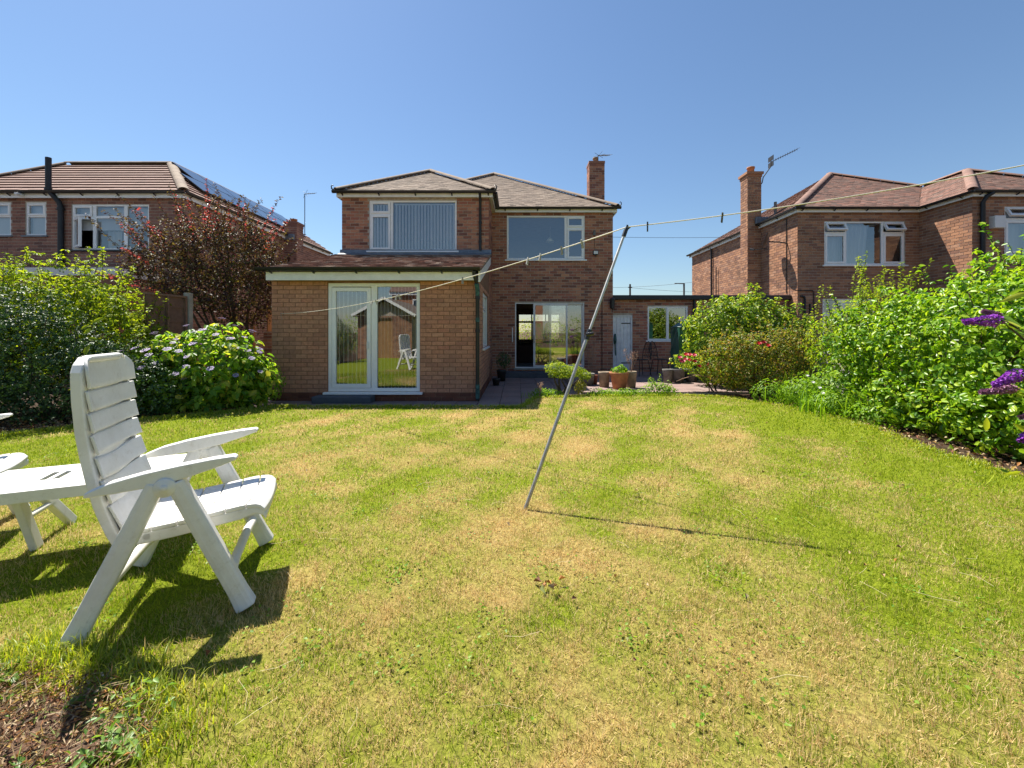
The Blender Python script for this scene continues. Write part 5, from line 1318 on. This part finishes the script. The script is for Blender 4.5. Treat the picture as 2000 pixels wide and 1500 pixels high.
    # arms, legs, hubs
    for s in (-1, 1):
        out = []
        top = [(-.285, .660), (-.2, .695), (-.08, .722), (.05, .742), (.18, .757), (.265, .762), (.278, .755)]
        bot = [(.278, .742), (.2, .715), (.08, .680), (-.05, .656), (-.18, .645), (-.285, .640)]
        m = MB(); m.extrude(top + bot, s*.315 - .03, s*.315 + .03, lambda a, b, v: Vector((a, v, b)))
        m.build('arm', pl, t, local=True, bevel=.011, seg=3)
        for e, tu in ((-1, -.322), (1, .322)):
            m = MB(); a = Vector((e*.035, s*.322, .665)); b = Vector((tu, s*.345, .02)); d = (b - a)
            side = Vector((d.z, 0, -d.x)).normalized(); vs = []
            for k in range(9):
                p = a + d*(k/8); w = (.036 + .004*math.sin(k/8*math.pi)) if k < 7 else (.036 + .0035*(k - 6)); h = .024 if k < 8 else .03
                for i, j in ((-1, -1), (-1.0, 0), (-1, 1), (-.4, 1.25), (.4, 1.25), (1, 1), (1, 0), (1, -1), (.4, -1.25), (-.4, -1.25)):
                    vs.append(p + side*(i*w) + Vector((0, j*h*s, 0)))
            N_ = 10; fs = [(k*N_ + i, k*N_ + (i + 1) % N_, (k + 1)*N_ + (i + 1) % N_, (k + 1)*N_ + i) for k in range(8) for i in range(N_)] + [tuple(range(N_ - 1, -1, -1)), tuple(8*N_ + i for i in range(N_))]
            if s < 0: fs = [f[::-1] for f in fs]
            m.add(vs, fs, False); m.build('leg', pl, t, local=True, bevel=.008, seg=2)
        m = MB(); K = 20
        m.lathe([(.0, .034), (.018, .034), (.02, .031), (.040, .031), (.044, .027), (.044, -.027), (0, -.027)], (0, 0, 0), 22)
        h = m.build('hub', pl, t, local=True); h.location = (0, s*.325, .648); h.rotation_euler = (R(-90*s), 0, 0)
        m = MB(); m.lathe([(.0, .006), (.014, .006), (.017, .0)], (0, 0, .034), 14); m.build('pivot_cap', pl, h)
        
    for e in (-1, 1):
        m = MB(); u = e*.245; m.tube([(u, -.335, .18), (u, -.16, .19), (u, .16, .19), (u, .335, .18)], [.03, .024, .024, .03], 10); m.build('cross_bar', pl, t, local=True)
    m = MB(); m.tube([(-.1, -.24, .395), (-.1, .24, .395)], .016, 8); m.build('seat_support', pl, t, local=True)
    return t
KS = .9124
garden_chair('white plastic folding garden chair in the left foreground', (-1.764*KS, 2.253*KS, LZ0), math.atan2(.402, .916))
garden_chair('white plastic garden chair mostly cut off by the left edge, arm showing', (-3.82*KS, 2.70*KS, LZ0), math.atan2(.402, .916) + R(8))
gt = thing('garden_table', 'low white plastic table with two slots standing behind the near chair', 'table', (-2.83*KS, 2.298*KS, LZ0), math.atan2(.402, .916)); gt.scale = (KS,)*3
def tb(name, f, **k):
    m = MB(); f(m); return m.build(name, M['plastic'], gt, local=True, **k)
TZ = .48
def ttop(m):
    xs = [-.235, .17, .36, .41, .45, .50, .78]; ys = [0, .14, .31, .53]
    for i in range(6):
        for j in range(3):
            if j == 1 and i in (2, 4): continue
            m.box(xs[i], xs[i + 1], ys[j], ys[j + 1], TZ - .022, TZ)
xs_, = (None,),
def ttop2(m):
    m.box(-.235, .60, .012, .52, TZ - .02, TZ)
    m.box(.602, .78, .012, .52, TZ - .02, TZ)
tt = tb('tabletop', lambda m: (m.box(-.235, .055, .014, .516, TZ - .02, TZ), m.box(.058, .09, .014, .2, TZ - .02, TZ), m.box(.058, .09, .36, .516, TZ - .02, TZ), m.box(.09, .115, .014, .516, TZ - .02, TZ),
                             m.box(.115, .15, .014, .2, TZ - .02, TZ), m.box(.115, .15, .36, .516, TZ - .02, TZ), m.box(.15, .33, .014, .516, TZ - .02, TZ), m.box(.3325, .76, .014, .516, TZ - .02, TZ)))
tb('apron', lambda m: (m.box(-.24, .765, 0, .013, TZ - .065, TZ - .001), m.box(-.24, .765, .517, .53, TZ - .065, TZ - .001), m.box(-.24, -.236, .013, .517, TZ - .065, TZ - .001), m.box(.761, .765, .013, .517, TZ - .065, TZ - .001)), bevel=.004)
for x, dx in ((-.16, .12), (.55, -.02)):
    for y in (.40, .80) if dx > 0 else (.06, .44):
        tb('leg', lambda m: m.bar((x, min(y, .5), TZ - .03), (x + dx, y, 0), .04, .075, up=(0, 1, 0)), bevel=.008)
tb('cross_bar', lambda m: m.tube([(-.09, .43, .20), (-.09, .67, .20)], .018, 8))

# ------------------------------------------------------------------ washing line, prop and pegs
pole = thing('line_prop', 'telescopic metal prop pole leaning under the washing line', 'pole', (.054, 2.94, LZ0))
B_, T_ = Vector((.054, 2.94, LZ0)), Vector((.853, 3.30, 2.13)); J_ = B_.lerp(T_, .60)
mb = MB(); mb.tube([B_, J_], .013, 12); mb.build('lower_tube', M['steel'], pole)
mb = MB(); mb.tube([J_, T_], .0105, 12); mb.build('upper_tube', M['aluprop'], pole)
mb = MB(); d_ = (T_ - B_).normalized(); mb.tube([J_ - d_*.04, J_ + d_*.04], .019, 12); mb.tube([J_ + Vector((-.02, -.03, 0)), J_ + Vector((.035, -.03, .01))], .014, 8); mb.build('clamp', M['black'], pole)
mb = MB(); mb.tube([T_ - d_*.05, T_ + d_*.01], .017, 10); mb.tube([T_, T_ + Vector((.015, 0, .045))], .008, 6); mb.tube([T_, T_ + Vector((.035, 0, .03))], .008, 6); mb.build('fork', M['black'], pole)
hook = Vector((-4.53, 8.06, 1.675)); far = Vector((4.05, 2.32, 2.52)); top = T_ + Vector((.012, 0, .03))
def span(a, b, sag, n=40): return [a.lerp(b, i/n) - Vector((0, 0, 4*sag*(i/n)*(1 - i/n))) for i in range(n + 1)]
SP1, SP2 = span(hook, top, .15), span(top, far, .06)
wl_ = thing('washing_line', 'cream washing line running from the garden room wall over the prop', 'washing line', tuple(hook))
mb = MB(); mb.tube(SP1 + SP2[1:], .0042, 6); mb.build('line', M['rope'], wl_)
mb = MB(); mb.tube([(-4.53, 8.08, 1.675), (-4.53, 8.05, 1.675), (-4.53, 8.045, 1.69)], .006, 5); mb.tube([(-4.53, 8.05, 1.67), (-4.52, 8.05, 1.6), (-4.51, 8.06, 1.56)], .003, 4); mb.build('hook', M['steel'], wl_)
mb = MB(); mb.tube([(4.05, 2.32, .05), (4.05, 2.32, 2.6)], .03, 10); tag(mb.build('line_post', M['steel']), 'metal washing line post just outside the right edge', 'post')
def on_line(px):
    best = None
    for P_ in (SP1, SP2):
        for a, b in zip(P_, P_[1:]):
            for k in range(6):
                p = a.lerp(b, k/6); e = abs(1010 + 820*p.x/p.y - px)
                if best is None or e < best[0]: best = (e, p, (b - a).normalized())
    return best[1], best[2]
pegs = [(727, 25, 'pegwood', 'left peg of the two in front of the patio door'), (733, -28, 'pegwood', 'second peg of the crossed pair at the patio door mullion'), (775, 10, 'pegwood', 'peg in front of the right patio door pane'), (779, -20, 'pegwood', 'peg beside another before the right patio door pane'),
        (905, 0, 'pegwood', 'peg by the right end of the garden room fascia'), (1033, 15, 'pegwood', 'peg below the left part of the right bedroom window sill'), (1055, 14, 'pegwood', 'peg below the middle of the right bedroom window sill'),
        (1098, -10, 'pegwood', 'peg in front of the right bedroom window mullion'), (1138, -25, 'pegwood', 'peg in front of the right bedroom window edge'), (1266, 8, 'pegdark', 'dark peg against the sky right of the prop top'), (1412, -35, 'pegdark', 'dark peg against the sky left of the tall chimney')]
for px, ang, mt, lab in pegs:
    p, d = on_line(px); o = thing('clothes_peg', 'clothes ' + lab if not lab.startswith('dark') and not lab.startswith('left') and not lab.startswith('second') else lab.replace('peg', 'clothes peg', 1), 'clothes peg', tuple(p), 0, 'pegs on the washing line')
    o.rotation_euler = (0, R(ang), math.atan2(d.y, d.x) + R(90))
    for s in (-1, 1):
        m = MB(); m.bar((s*.004, 0, .022), (s*.0085, 0, -.052), .006, .011, up=(0, 1, 0)); m.build('prong', M[mt], o, local=True)
    m = MB(); m.tube([(-.009, 0, -.012), (.009, 0, -.012)], .0045, 6); m.build('spring', M['steel'], o, local=True)

# ------------------------------------------------------------------ street things far behind
up_ = thing('utility_pole', 'wooden utility pole beyond the garage roof', 'pole', (11.3, 42, 0))
mb = MB(); mb.tube([(11.3, 42, 0), (11.3, 42, 6.05)], .11, 8, r2=.09); mb.build('pole', M['bark'], up_)
mb = MB(); mb.box(11.1, 11.5, 41.95, 42.05, 5.7, 5.78); mb.build('cross_arm', M['iron'], up_)
sl_ = thing('street_lamp', 'grey street lamp beyond the garage roof beside the right house', 'street lamp', (15.9, 40, 0))
mb = MB(); mb.tube([(15.9, 40, 0), (15.9, 40, 5.9)], .09, 8); mb.build('column', M['greypot'], sl_)
mb = MB(); mb.bar((15.9, 40, 5.88), (15.0, 40, 5.9), .14, .10, h2=.06); mb.build('lantern', M['greypot'], sl_)
ow = thing('overhead_wires', 'thin overhead wires crossing the sky beside the right house', 'wires', (11.3, 42, 5.8))
for a, b, sg in (((11.3, 42, 5.75), (-3, 30, 5.3), .3), ((11.3, 42, 5.75), (22, 34, 6.6), .3), ((11.3, 42, 5.7), (26, 46, 5.6), .2), ((2.9, 14.5, 4.6), (9.5, 15.5, 4.85), .04)):
    mb = MB(); mb.tube(span(Vector(a), Vector(b), sg, 14), .012 if a[1] > 20 else .006, 4); mb.build('wire', M['iron'], ow)
shrub('front_hedge', 'green hedge in the front garden seen through the room', 'hedge', (1, 26, 0), [(-1.5, 26, .9, 1.4, .8, 1.5), (1.0, 26.2, .9, 1.3, .8, 1.3), (3.0, 26, .9, 1.4, .8, 1.5), (-4, 26, 1, 1.6, .8, 1.7), (5, 26, .8, 1.2, .8, 1.2)], 7000, .12, M['l_bright'], 81, .5)

# ------------------------------------------------------------------ behind the viewer: what the patio door mirrors
g2 = thing('brick_garage', 'small gabled brick garage mirrored in the patio door', 'garage', (-6.2, -3, 0))
QF = Wall((-4.9, -3.3), (-7.4, -3.3), 0, 2.1, [(.9, 2.1, .05, 1.95)])
mb = MB(); wall_mesh(mb, QF); mb.extrude([(-4.9, 2.1), (-7.4, 2.1), (-6.15, 2.75)], -3.3, -3.5, lambda a, b, t: Vector((a, t, b))); mb.box(-5.1, -4.9, -8, -3.51, 0, 2.1); mb.box(-7.4, -7.2, -8, -3.51, 0, 2.1); gw2 = mb.build('wall', M['mortar'], g2)
brick_set(gw2, [(QF, r) for r in brick_rects(QF)], M['brick_right'])
mb = MB(); wbox(mb, QF, .9, 2.1, .05, 1.95, -.12, -.06); mb.build('door', M['timber'], g2)
for s, x in ((1, -4.7), (-1, -7.6)):
    mb = MB(); mb.extrude([(x, 2.02), (x, 2.10), (-6.15, 2.92), (-6.15, 2.84)], -3.1, -8.2, lambda a, b, t: Vector((a, t, b))); mb.build('roof_slope', M['tile_house'], g2)
mb = MB(); mb.bar((-4.68, -3.07, 2.06), (-6.15, -3.07, 2.88), .03, .12); mb.bar((-7.62, -3.07, 2.06), (-6.15, -3.07, 2.88), .03, .12); mb.build('barge_board', M['fascia'], g2)
shrub('round_bush', 'clipped round bush mirrored in the left patio door pane', 'shrub', (-7.3, -.6, .05), [(-7.3, -.6, .95, .7, .7, .9)], 7000, .05, M['l_dark'], 82, .55)
gh = thing('greenhouse', 'aluminium framed greenhouse standing on the lawn behind the viewer', 'greenhouse', (-2.2, -2.2, 0))
mb = MB()
for x in (-2.9, -2.2, -1.5):
    mb.bar((x, -1.4, .09), (x, -1.4, 1.4), .03, .03); mb.bar((x, -1.4, 1.4), (x, -2.3, 2.1), .03, .03); mb.bar((x, -3.2, .09), (x, -3.2, 1.4), .03, .03); mb.bar((x, -3.2, 1.4), (x, -2.3, 2.1), .03, .03)
for z, y in ((.1, -1.4), (1.4, -1.4), (2.1, -2.3), (1.4, -3.2), (.1, -3.2)): mb.bar((-2.9, y, z), (-1.5, y, z), .03, .03)
mb.build('frame', M['alu'], gh)
for q in ([(-2.9, -1.39, .1), (-1.5, -1.39, .1), (-1.5, -1.39, 1.4), (-2.9, -1.39, 1.4)], [(-2.9, -1.39, 1.4), (-1.5, -1.39, 1.4), (-1.5, -2.3, 2.1), (-2.9, -2.3, 2.1)]):
    mb = MB(); mb.poly(q); mb.build('pane', M['glassdull'], gh)
shrub('rear_hedge', 'green hedge across the far end of the garden behind the viewer', 'hedge', (0, -8, .05), [(x, -7.8, 1.1, 1.3, .8, 1.3 + .3*math.sin(x*1.7)) for x in (-9, -7, -5, -3, -1, 1, 3, 5, 7)], 9000, .12, M['l_vib'], 83, .55)
rh2 = thing('rear_house', 'brick house with white fascia mirrored in the patio door', 'house', (-2, -26, 0))
mb = MB(); mb.box(-12, 3, -30, -24, 0, 5.0); mb.build('wall', M['brick_right'], rh2)
mb = MB(); mb.box(-12.2, 3.2, -24.0 + .002, -23.8, 4.8, 5.1); mb.build('fascia', M['upvc'], rh2)
mb = MB(); mb.extrude([(-23.7, 5.1), (-30.3, 5.1), (-27, 7.6)], -12.2, 3.2, lambda a, b, t: Vector((t, a, b))); mb.build('roof', M['tile_right'], rh2)
for x in (-10, -6.5, -3, 0.5):
    mb = MB(); mb.box(x, x + 1.6, -24.0 + .003, -23.95, 3.2, 4.4); f_ = mb.build('window', M['upvc'], rh2); mb = MB(); mb.box(x + .08, x + 1.52, -23.949, -23.94, 3.28, 4.32); mb.build('pane', M['solar'], f_)

# ------------------------------------------------------------------ grass
tgm = NT('grass_blade')
msk = straw_mask(tgm); rnd = tgm.rand()
ad = tgm.n('Math', operation='MULTIPLY_ADD'); ad.inputs[1].default_value = .34; tgm.l(rnd, ad.inputs[0]); tgm.l(msk, ad.inputs[2])
f = tgm.ramp(ad.outputs[0], [(0.90, (0, 0, 0, 1)), (1.18, (1, 1, 1, 1))])
gcol = tgm.ramp(rnd, S((.11, .19, .006), (.26, .36, .010), (.44, .50, .03), (.18, .29, .010)))
scol = tgm.ramp(rnd, S((.48, .33, .11), (.66, .48, .19), (.80, .63, .33), (.60, .40, .15)))
gc_ = tgm.mix(f, gcol, scol)
p_ = tgm.bsdf(gc_, .6, .25); tr_ = tgm.n('BsdfTranslucent'); tgm.l(gc_, tr_.inputs[0]); mx_ = tgm.n('MixShader'); mx_.inputs[0].default_value = .45
tgm.l(p_, mx_.inputs[1]); tgm.l(tr_.outputs[0], mx_.inputs[2]); M['blade'] = tgm.done(mx_.outputs[0])

def in_poly(pts, poly):
    x, y = pts[:, 0], pts[:, 1]; c = np.zeros(len(pts), bool); n = len(poly)
    for i in range(n):
        (x0, y0), (x1, y1) = poly[i], poly[(i + 1) % n]
        k = ((y0 > y) != (y1 > y)) & (x < (x1 - x0)*(y - y0)/((y1 - y0) or 1e-9) + x0); c ^= k
    return c
rng = np.random.default_rng(91)
DUG = [(-2.5, -1), (-2.4, 1.5), (-1.75, 1.53), (-1.38, 1.47), (-1.14, 1.36), (-1.1, 1.2), (-1.08, -1)]           # bare dug patch at the viewer's feet
def blade_field(regions, L, seed, lean=1.0):
    rng = np.random.default_rng(seed); VV, FF, o = [], [], 0
    for (y0, y1, dens, w) in regions:
        xm = y1*1.3 + .4; n = int((y1 - y0)*2*xm*dens)
        p = np.stack([rng.uniform(-xm, xm, n), rng.uniform(y0, y1, n)], 1)
        p = p[in_poly(p, LAWN) & (np.abs(p[:, 0] + .0) < p[:, 1]*1.28 + .35) & ~in_poly(p, DUG)]
        q_ = (np.sin(p[:, 0]*71 + 3*np.sin(p[:, 1]*23)) + np.sin(p[:, 1]*83 + 3*np.sin(p[:, 0]*29 + 1)) + np.sin((p[:, 0] + p[:, 1])*47 + 2*np.sin(p[:, 0]*13)) + .8*np.sin(p[:, 0]*19 - p[:, 1]*17))/3.8
        p = p[rng.random(len(p)) < .62 + .75*q_]; q_ = (np.sin(p[:, 0]*9 + 2*np.sin(p[:, 1]*5)) + np.sin(p[:, 1]*11 + 2*np.sin(p[:, 0]*7)))/2
        n = len(p); a = rng.uniform(0, 2*math.pi, n); b = rng.uniform(0, 2*math.pi, n)
        l = L*rng.uniform(.5, 1.3, n)*(1 + .3*q_); l = np.where(rng.random(n) < .012, l*1.9, l); tilt = rng.uniform(.1, 1.0, n)*lean
        base = np.stack([p[:, 0], p[:, 1], np.full(n, LZ0 - .002)], 1)
        s = np.stack([np.cos(b), np.sin(b), np.zeros(n)], 1)*w/2
        d = np.stack([np.cos(a)*tilt, np.sin(a)*tilt, 1.05 - .75*tilt], 1)*l[:, None]
        mid = base + d*.55 + np.stack([np.zeros(n), np.zeros(n), l*.06], 1)
        X = np.stack([base - s, base + s, mid + s*.7, mid - s*.7, base + d], 1).reshape(-1, 3); q = (np.arange(n)*5)[:, None] + o
        VV.append(X); FF.append(np.concatenate([q + np.array([[0, 1, 2]]), q + np.array([[0, 2, 3]]), q + np.array([[3, 2, 4]])])); o += len(X)
    return np.concatenate(VV), np.concatenate(FF)
X, F = blade_field([(1.0, 2.0, 34000, .0024), (2.0, 3.2, 19000, .0031), (3.2, 5.0, 8500, .005), (5.0, 8.3, 3600, .009)], .030, 92, .85)
g_ = link('grass', np_mesh('grass', X, [F]), M['blade']); tag(g_, 'short dry mown grass blades covering the lawn', 'grass', None, 'stuff')
# longer, greener grass along the edges and round the chair foot
def edge_tufts(pts, n, L, w, seed, jitter=.05):
    rng = np.random.default_rng(seed); P = []
    for (x0, y0), (x1, y1) in zip(pts, pts[1:]):
        k = int(n*math.hypot(x1 - x0, y1 - y0)); t = rng.random(k)
        P.append(np.stack([x0 + (x1 - x0)*t, y0 + (y1 - y0)*t], 1) + rng.normal(size=(k, 2))*jitter)
    return [tuple(p) for p in np.concatenate(P)]
M['lush'] = m_leaf('lush_edge_grass', S((.15, .23, .015), (.27, .35, .02), (.38, .43, .04), (.48, .44, .10)), .45, .45)
far_edge = blades('edge_grass', 'longer green grass fringe along the far lawn edge', 'grass', (0, 7, LZ0), edge_tufts([(-4.15, 6.94), (.08, 6.94), (.33, 7.85), (1.4, 8.1), (3.2, 8.2), (3.95, 7.9)], 90, 1, 1, 101, .03), 7000, .06, .008, M['lush'], 102, .02, .9, 'stuff', None, LZ0 - .005)
far_edge['kind'] = 'stuff'
right_edge = blades('edge_grass', 'ragged green grass fringe along the right bed', 'grass', (4.5, 5, LZ0), edge_tufts([(3.95, 7.9), (4.47, 7.0), (4.64, 5.7), (4.34, 4.6), (4.31, 3.6)], 80, 1, 1, 103, .07), 4500, .045, .007, M['lush'], 104, .03, .9, 'stuff', None, LZ0 - .005)
right_edge['kind'] = 'stuff'
left_edge = blades('edge_grass', 'ragged green grass fringe along the left bed', 'grass', (-5, 6, LZ0), edge_tufts([(-6.25, 4.98), (-5.83, 5.4), (-5.28, 5.92), (-4.63, 6.37), (-4.18, 6.78)], 80, 1, 1, 105, .05), 4500, .055, .007, M['lush'], 106, .03, .9, 'stuff', None, LZ0 - .005)
left_edge['kind'] = 'stuff'
near_edge = blades('edge_grass', 'long green grass round the dug patch in the lower left corner', 'grass', (-1.6, 1.6, LZ0), edge_tufts([(-2.4, 1.54), (-1.95, 1.58), (-1.6, 1.55), (-1.36, 1.49), (-1.12, 1.38), (-1.07, 1.2), (-1.06, .95)], 40, 1, 1, 107, .045), 2300, .085, .0042, M['lush'], 108, .035, 1.0, 'stuff', None, LZ0 - .005)
near_edge['kind'] = 'stuff'
tuft = blades('grass_tuft', 'bright long grass tuft round the rear foot of the near chair', 'grass', (-1.75, 1.66, LZ0), [(-1.78, 1.60), (-1.70, 1.60), (-1.86, 1.64), (-1.62, 1.58)], 360, .11, .0042, M['lush'], 109, .05, .8, None, None, LZ0 - .005)

# dug patch: crumbly soil, dry litter, dock leaves
rng = np.random.default_rng(111); nx, ny = 64, 64; V, Fq = [], []
from mathutils import noise as mn
for j in range(ny + 1):
    for i in range(nx + 1):
        x = -2.5 + 1.85*i/nx; y = .35 + 1.3*j/ny
        lim = 1.51 if x < -1.55 else 1.51 - (x + 1.55)*.42
        e = max(0.0, min(1.0, (lim - y)/.12))*max(0, min(1, (-1.06 - x)/.1))
        h = (mn.noise(Vector((x*9, y*9, 0)))*.03 + mn.noise(Vector((x*26, y*26, 3)))*.02 + .012)*e - .02*(1 - e)
        V.append((x, y, LZ0 + h))
for j in range(ny):
    for i in range(nx): a = j*(nx + 1) + i; Fq.append((a, a + 1, a + nx + 2, a + nx + 1))
M['mulch'] = m_plain('dark_crumbly_soil', (.12, .075, .05, 1), .95, .1, var=.6, scale=30, bump=1.0, bscale=70)
dp = link('dug_soil', np_mesh('dug_soil', V, [np.array(Fq)], True), M['mulch']); tag(dp, 'dark dug soil patch in the lower left corner', None, None, 'structure')
M['litter'] = m_leaf('dry_leaf_litter', S((.10, .05, .035), (.22, .11, .06), (.38, .26, .14), (.52, .42, .27), (.17, .07, .05), (.42, .20, .06), (.16, .22, .05), (.28, .20, .13)), .8, .15, .2, tcol=(1, .9, .7, 1))
def scatter(n, area, seed, size, zfn, aspect=.35):
    rng = np.random.default_rng(seed); p = np.stack([rng.uniform(area[0], area[1], n), rng.uniform(area[2], area[3], n)], 1)
    return p, rng
n = 20000; p = np.stack([rng.uniform(-2.45, -.75, n), rng.uniform(.7, 1.58, n)], 1); p = p[in_poly(p, DUG)]
P3 = np.stack([p[:, 0], p[:, 1], LZ0 + rng.uniform(.0, .05, len(p))], 1); N3 = unit(rng.normal(size=P3.shape)*.55 + np.array([0, 0, 1]))
X1 = leaf_arrays(P3[: len(P3)//2], N3[: len(P3)//2], .055, rng, .055, .25, 0); X2 = leaf_arrays(P3[len(P3)//2:], N3[len(P3)//2:], .016, rng, .5, .3, 0)
lt_ = foliage_mesh('leaf_litter', [X1, X2], None, M['litter']); tag(lt_, 'dry stalks and leaf litter on the dug soil patch', 'leaf litter', None, 'stuff')
n = 5200; ang = rng.random(n)
bx = np.where(rng.random(n) < .3, rng.uniform(4.35, 5.3, n), rng.uniform(-7, -4.5, n)); by = np.where(bx > 0, rng.uniform(2.6, 8, n), rng.uniform(4.8, 7.2, n))
p = np.stack([bx, by], 1); p = p[~in_poly(p, LAWN)]
P3 = np.stack([p[:, 0], p[:, 1], .07 + rng.uniform(0, .03, len(p))], 1); N3 = unit(rng.normal(size=P3.shape)*.5 + np.array([0, 0, 1]))
lt2 = foliage_mesh('bed_litter', [leaf_arrays(P3, N3, .05, rng, .45, .3, 0)], None, M['litter']); tag(lt2, 'dry fallen leaves strewn over the soil beds', 'leaf litter', None, 'stuff')
# dock weeds in the dug patch
M['dock'] = m_leaf('dock_leaf', S((.10, .21, .03), (.16, .29, .045), (.22, .35, .06)), .45, .4)
def rosette(label, pos, L, n, seed):
    t = thing('dock_weed', label, 'plant', pos, 0, 'weeds in the dug patch'); rng = random.Random(seed)
    for i in range(n):
        a = 2*math.pi*i/n + rng.uniform(-.4, .4); l = L*rng.uniform(.7, 1.15); w = l*.17; m = MB(); vs = []; K = 7
        d = Vector((math.cos(a), math.sin(a), 0)); sd = Vector((-math.sin(a), math.cos(a), 0)); up0 = rng.uniform(.5, 1.0)
        for k in range(K + 1):
            u = k/K; c = d*(l*u) + Vector((0, 0, l*(up0*u - .75*u*u))); ww = w*(math.sin(math.pi*min(1, u*.93 + .07))**.7)*(1 + .12*math.sin(u*14 + i))
            vs += [c - sd*ww + Vector((0, 0, .012)), c, c + sd*ww + Vector((0, 0, .012))]
        m.add(vs, [(3*k + q, 3*k + q + 1, 3*k + q + 4, 3*k + q + 3) for k in range(K) for q in (0, 1)], True); m.build('leaf', M['dock'], t, local=True)
    return t
rosette('big dock weed at the right of the dug patch, near the bottom edge', (-1.2, 1.24, LZ0), .12, 7, 1)
rosette('small dock weed in the middle of the dug patch', (-1.45, 1.42, LZ0), .075, 6, 2)
rosette('dock weed at the far left of the dug patch', (-1.86, 1.5, LZ0), .12, 6, 3)
rosette('dock weed by the bottom edge, left of the biggest one', (-1.38, 1.18, LZ0), .07, 5, 4)
# dry stalks, fallen leaves and daisies scattered on the lawn
rng = np.random.default_rng(121); mb = MB()
for i in range(150):
    y = rng.uniform(1.3, 5.5); x = rng.uniform(-1.15, 1.15)*y
    if not (in_poly(np.array([[x, y]]), LAWN)[0]) or in_poly(np.array([[x, y]]), DUG)[0]: continue
    a = rng.uniform(0, 6.28); l = rng.uniform(.04, .16); c = Vector((x, y, LZ0 + .026)); d = Vector((math.cos(a), math.sin(a), rng.uniform(-.05, .12)))*l; b_ = Vector((-math.sin(a), math.cos(a), .3))*l*rng.uniform(-.2, .2)
    mb.tube([c - d/2, c + b_, c + d/2], .0008, 3, caps=False)
M['straw'] = m_plain('bleached_straw', (.56, .47, .27, 1), .7, .3)
tag(mb.build('dry_stalks', M['straw']), 'bleached grass stalks lying on the lawn', 'dry grass', None, 'stuff')
P3, N3 = [], []
for i in range(120):
    y = rng.uniform(1.35, 6.0); x = rng.uniform(-1.1, 1.15)*y
    if in_poly(np.array([[x, y]]), LAWN)[0] and not in_poly(np.array([[x, y]]), DUG)[0]: P3.append((x, y, LZ0 + .028)); N3.append(tuple(rng.normal(size=3)*.5 + np.array([0, 0, 1])))
tag(foliage_mesh('fallen_leaves', [leaf_arrays(np.array(P3), unit(np.array(N3)), .026, rng, .6, .4, 0)], None, M['litter']), 'small brown fallen leaves dotted over the lawn', 'leaves', None, 'stuff')
c0 = np.array([.155, 2.02, LZ0 + .03]); P3 = c0 + rng.normal(size=(9, 3))*np.array([.03, .03, .006])
tag(foliage_mesh('dead_leaf_cluster', [leaf_arrays(P3, unit(rng.normal(size=(9, 3))*.6 + np.array([0, 0, 1])), .045, rng, .5, .4, 0)], None, M['litter']), 'cluster of curled brown dead leaves in front of the prop', 'leaves', None, 'stuff')

# clover and plantain patches in the turf
rng = np.random.default_rng(131); P3 = []
for i in range(110):
    y = rng.uniform(1.3, 5.0); x = rng.uniform(-1.1, 1.2)*y; r = rng.uniform(.03, .13)
    q = np.stack([x + rng.normal(size=26)*r, y + rng.normal(size=26)*r], 1)
    P3 += [(a, b, LZ0 + rng.uniform(.012, .026)) for (a, b), ok in zip(q, in_poly(q, LAWN) & ~in_poly(q, DUG)) if ok]
P3 = np.array(P3); N3 = unit(rng.normal(size=P3.shape)*.35 + np.array([0, 0, 1]))
tag(foliage_mesh('clover', [leaf_arrays(P3, N3, .016, rng, .8, .1, 0)], None, M['l_grass']), 'small clover leaves mixed into the turf', 'clover', None, 'stuff')
n = 900; p = np.stack([rng.uniform(-2.3, -1.1, n), rng.uniform(.9, 1.5, n)], 1); p = p[in_poly(p, DUG)]; cl = p[rng.integers(0, len(p), 26)]
p = np.repeat(cl, 14, 0) + rng.normal(size=(26*14, 2))*.03
P3 = np.stack([p[:, 0], p[:, 1], LZ0 + rng.uniform(.02, .07, len(p))], 1); N3 = unit(rng.normal(size=P3.shape)*.5 + np.array([0, 0, 1]))
tag(foliage_mesh('seedling_weeds', [leaf_arrays(P3, N3, .028, rng, .5, .2, 0)], None, M['dock']), 'tiny green weed seedlings in the dug soil', 'weeds', None, 'stuff')
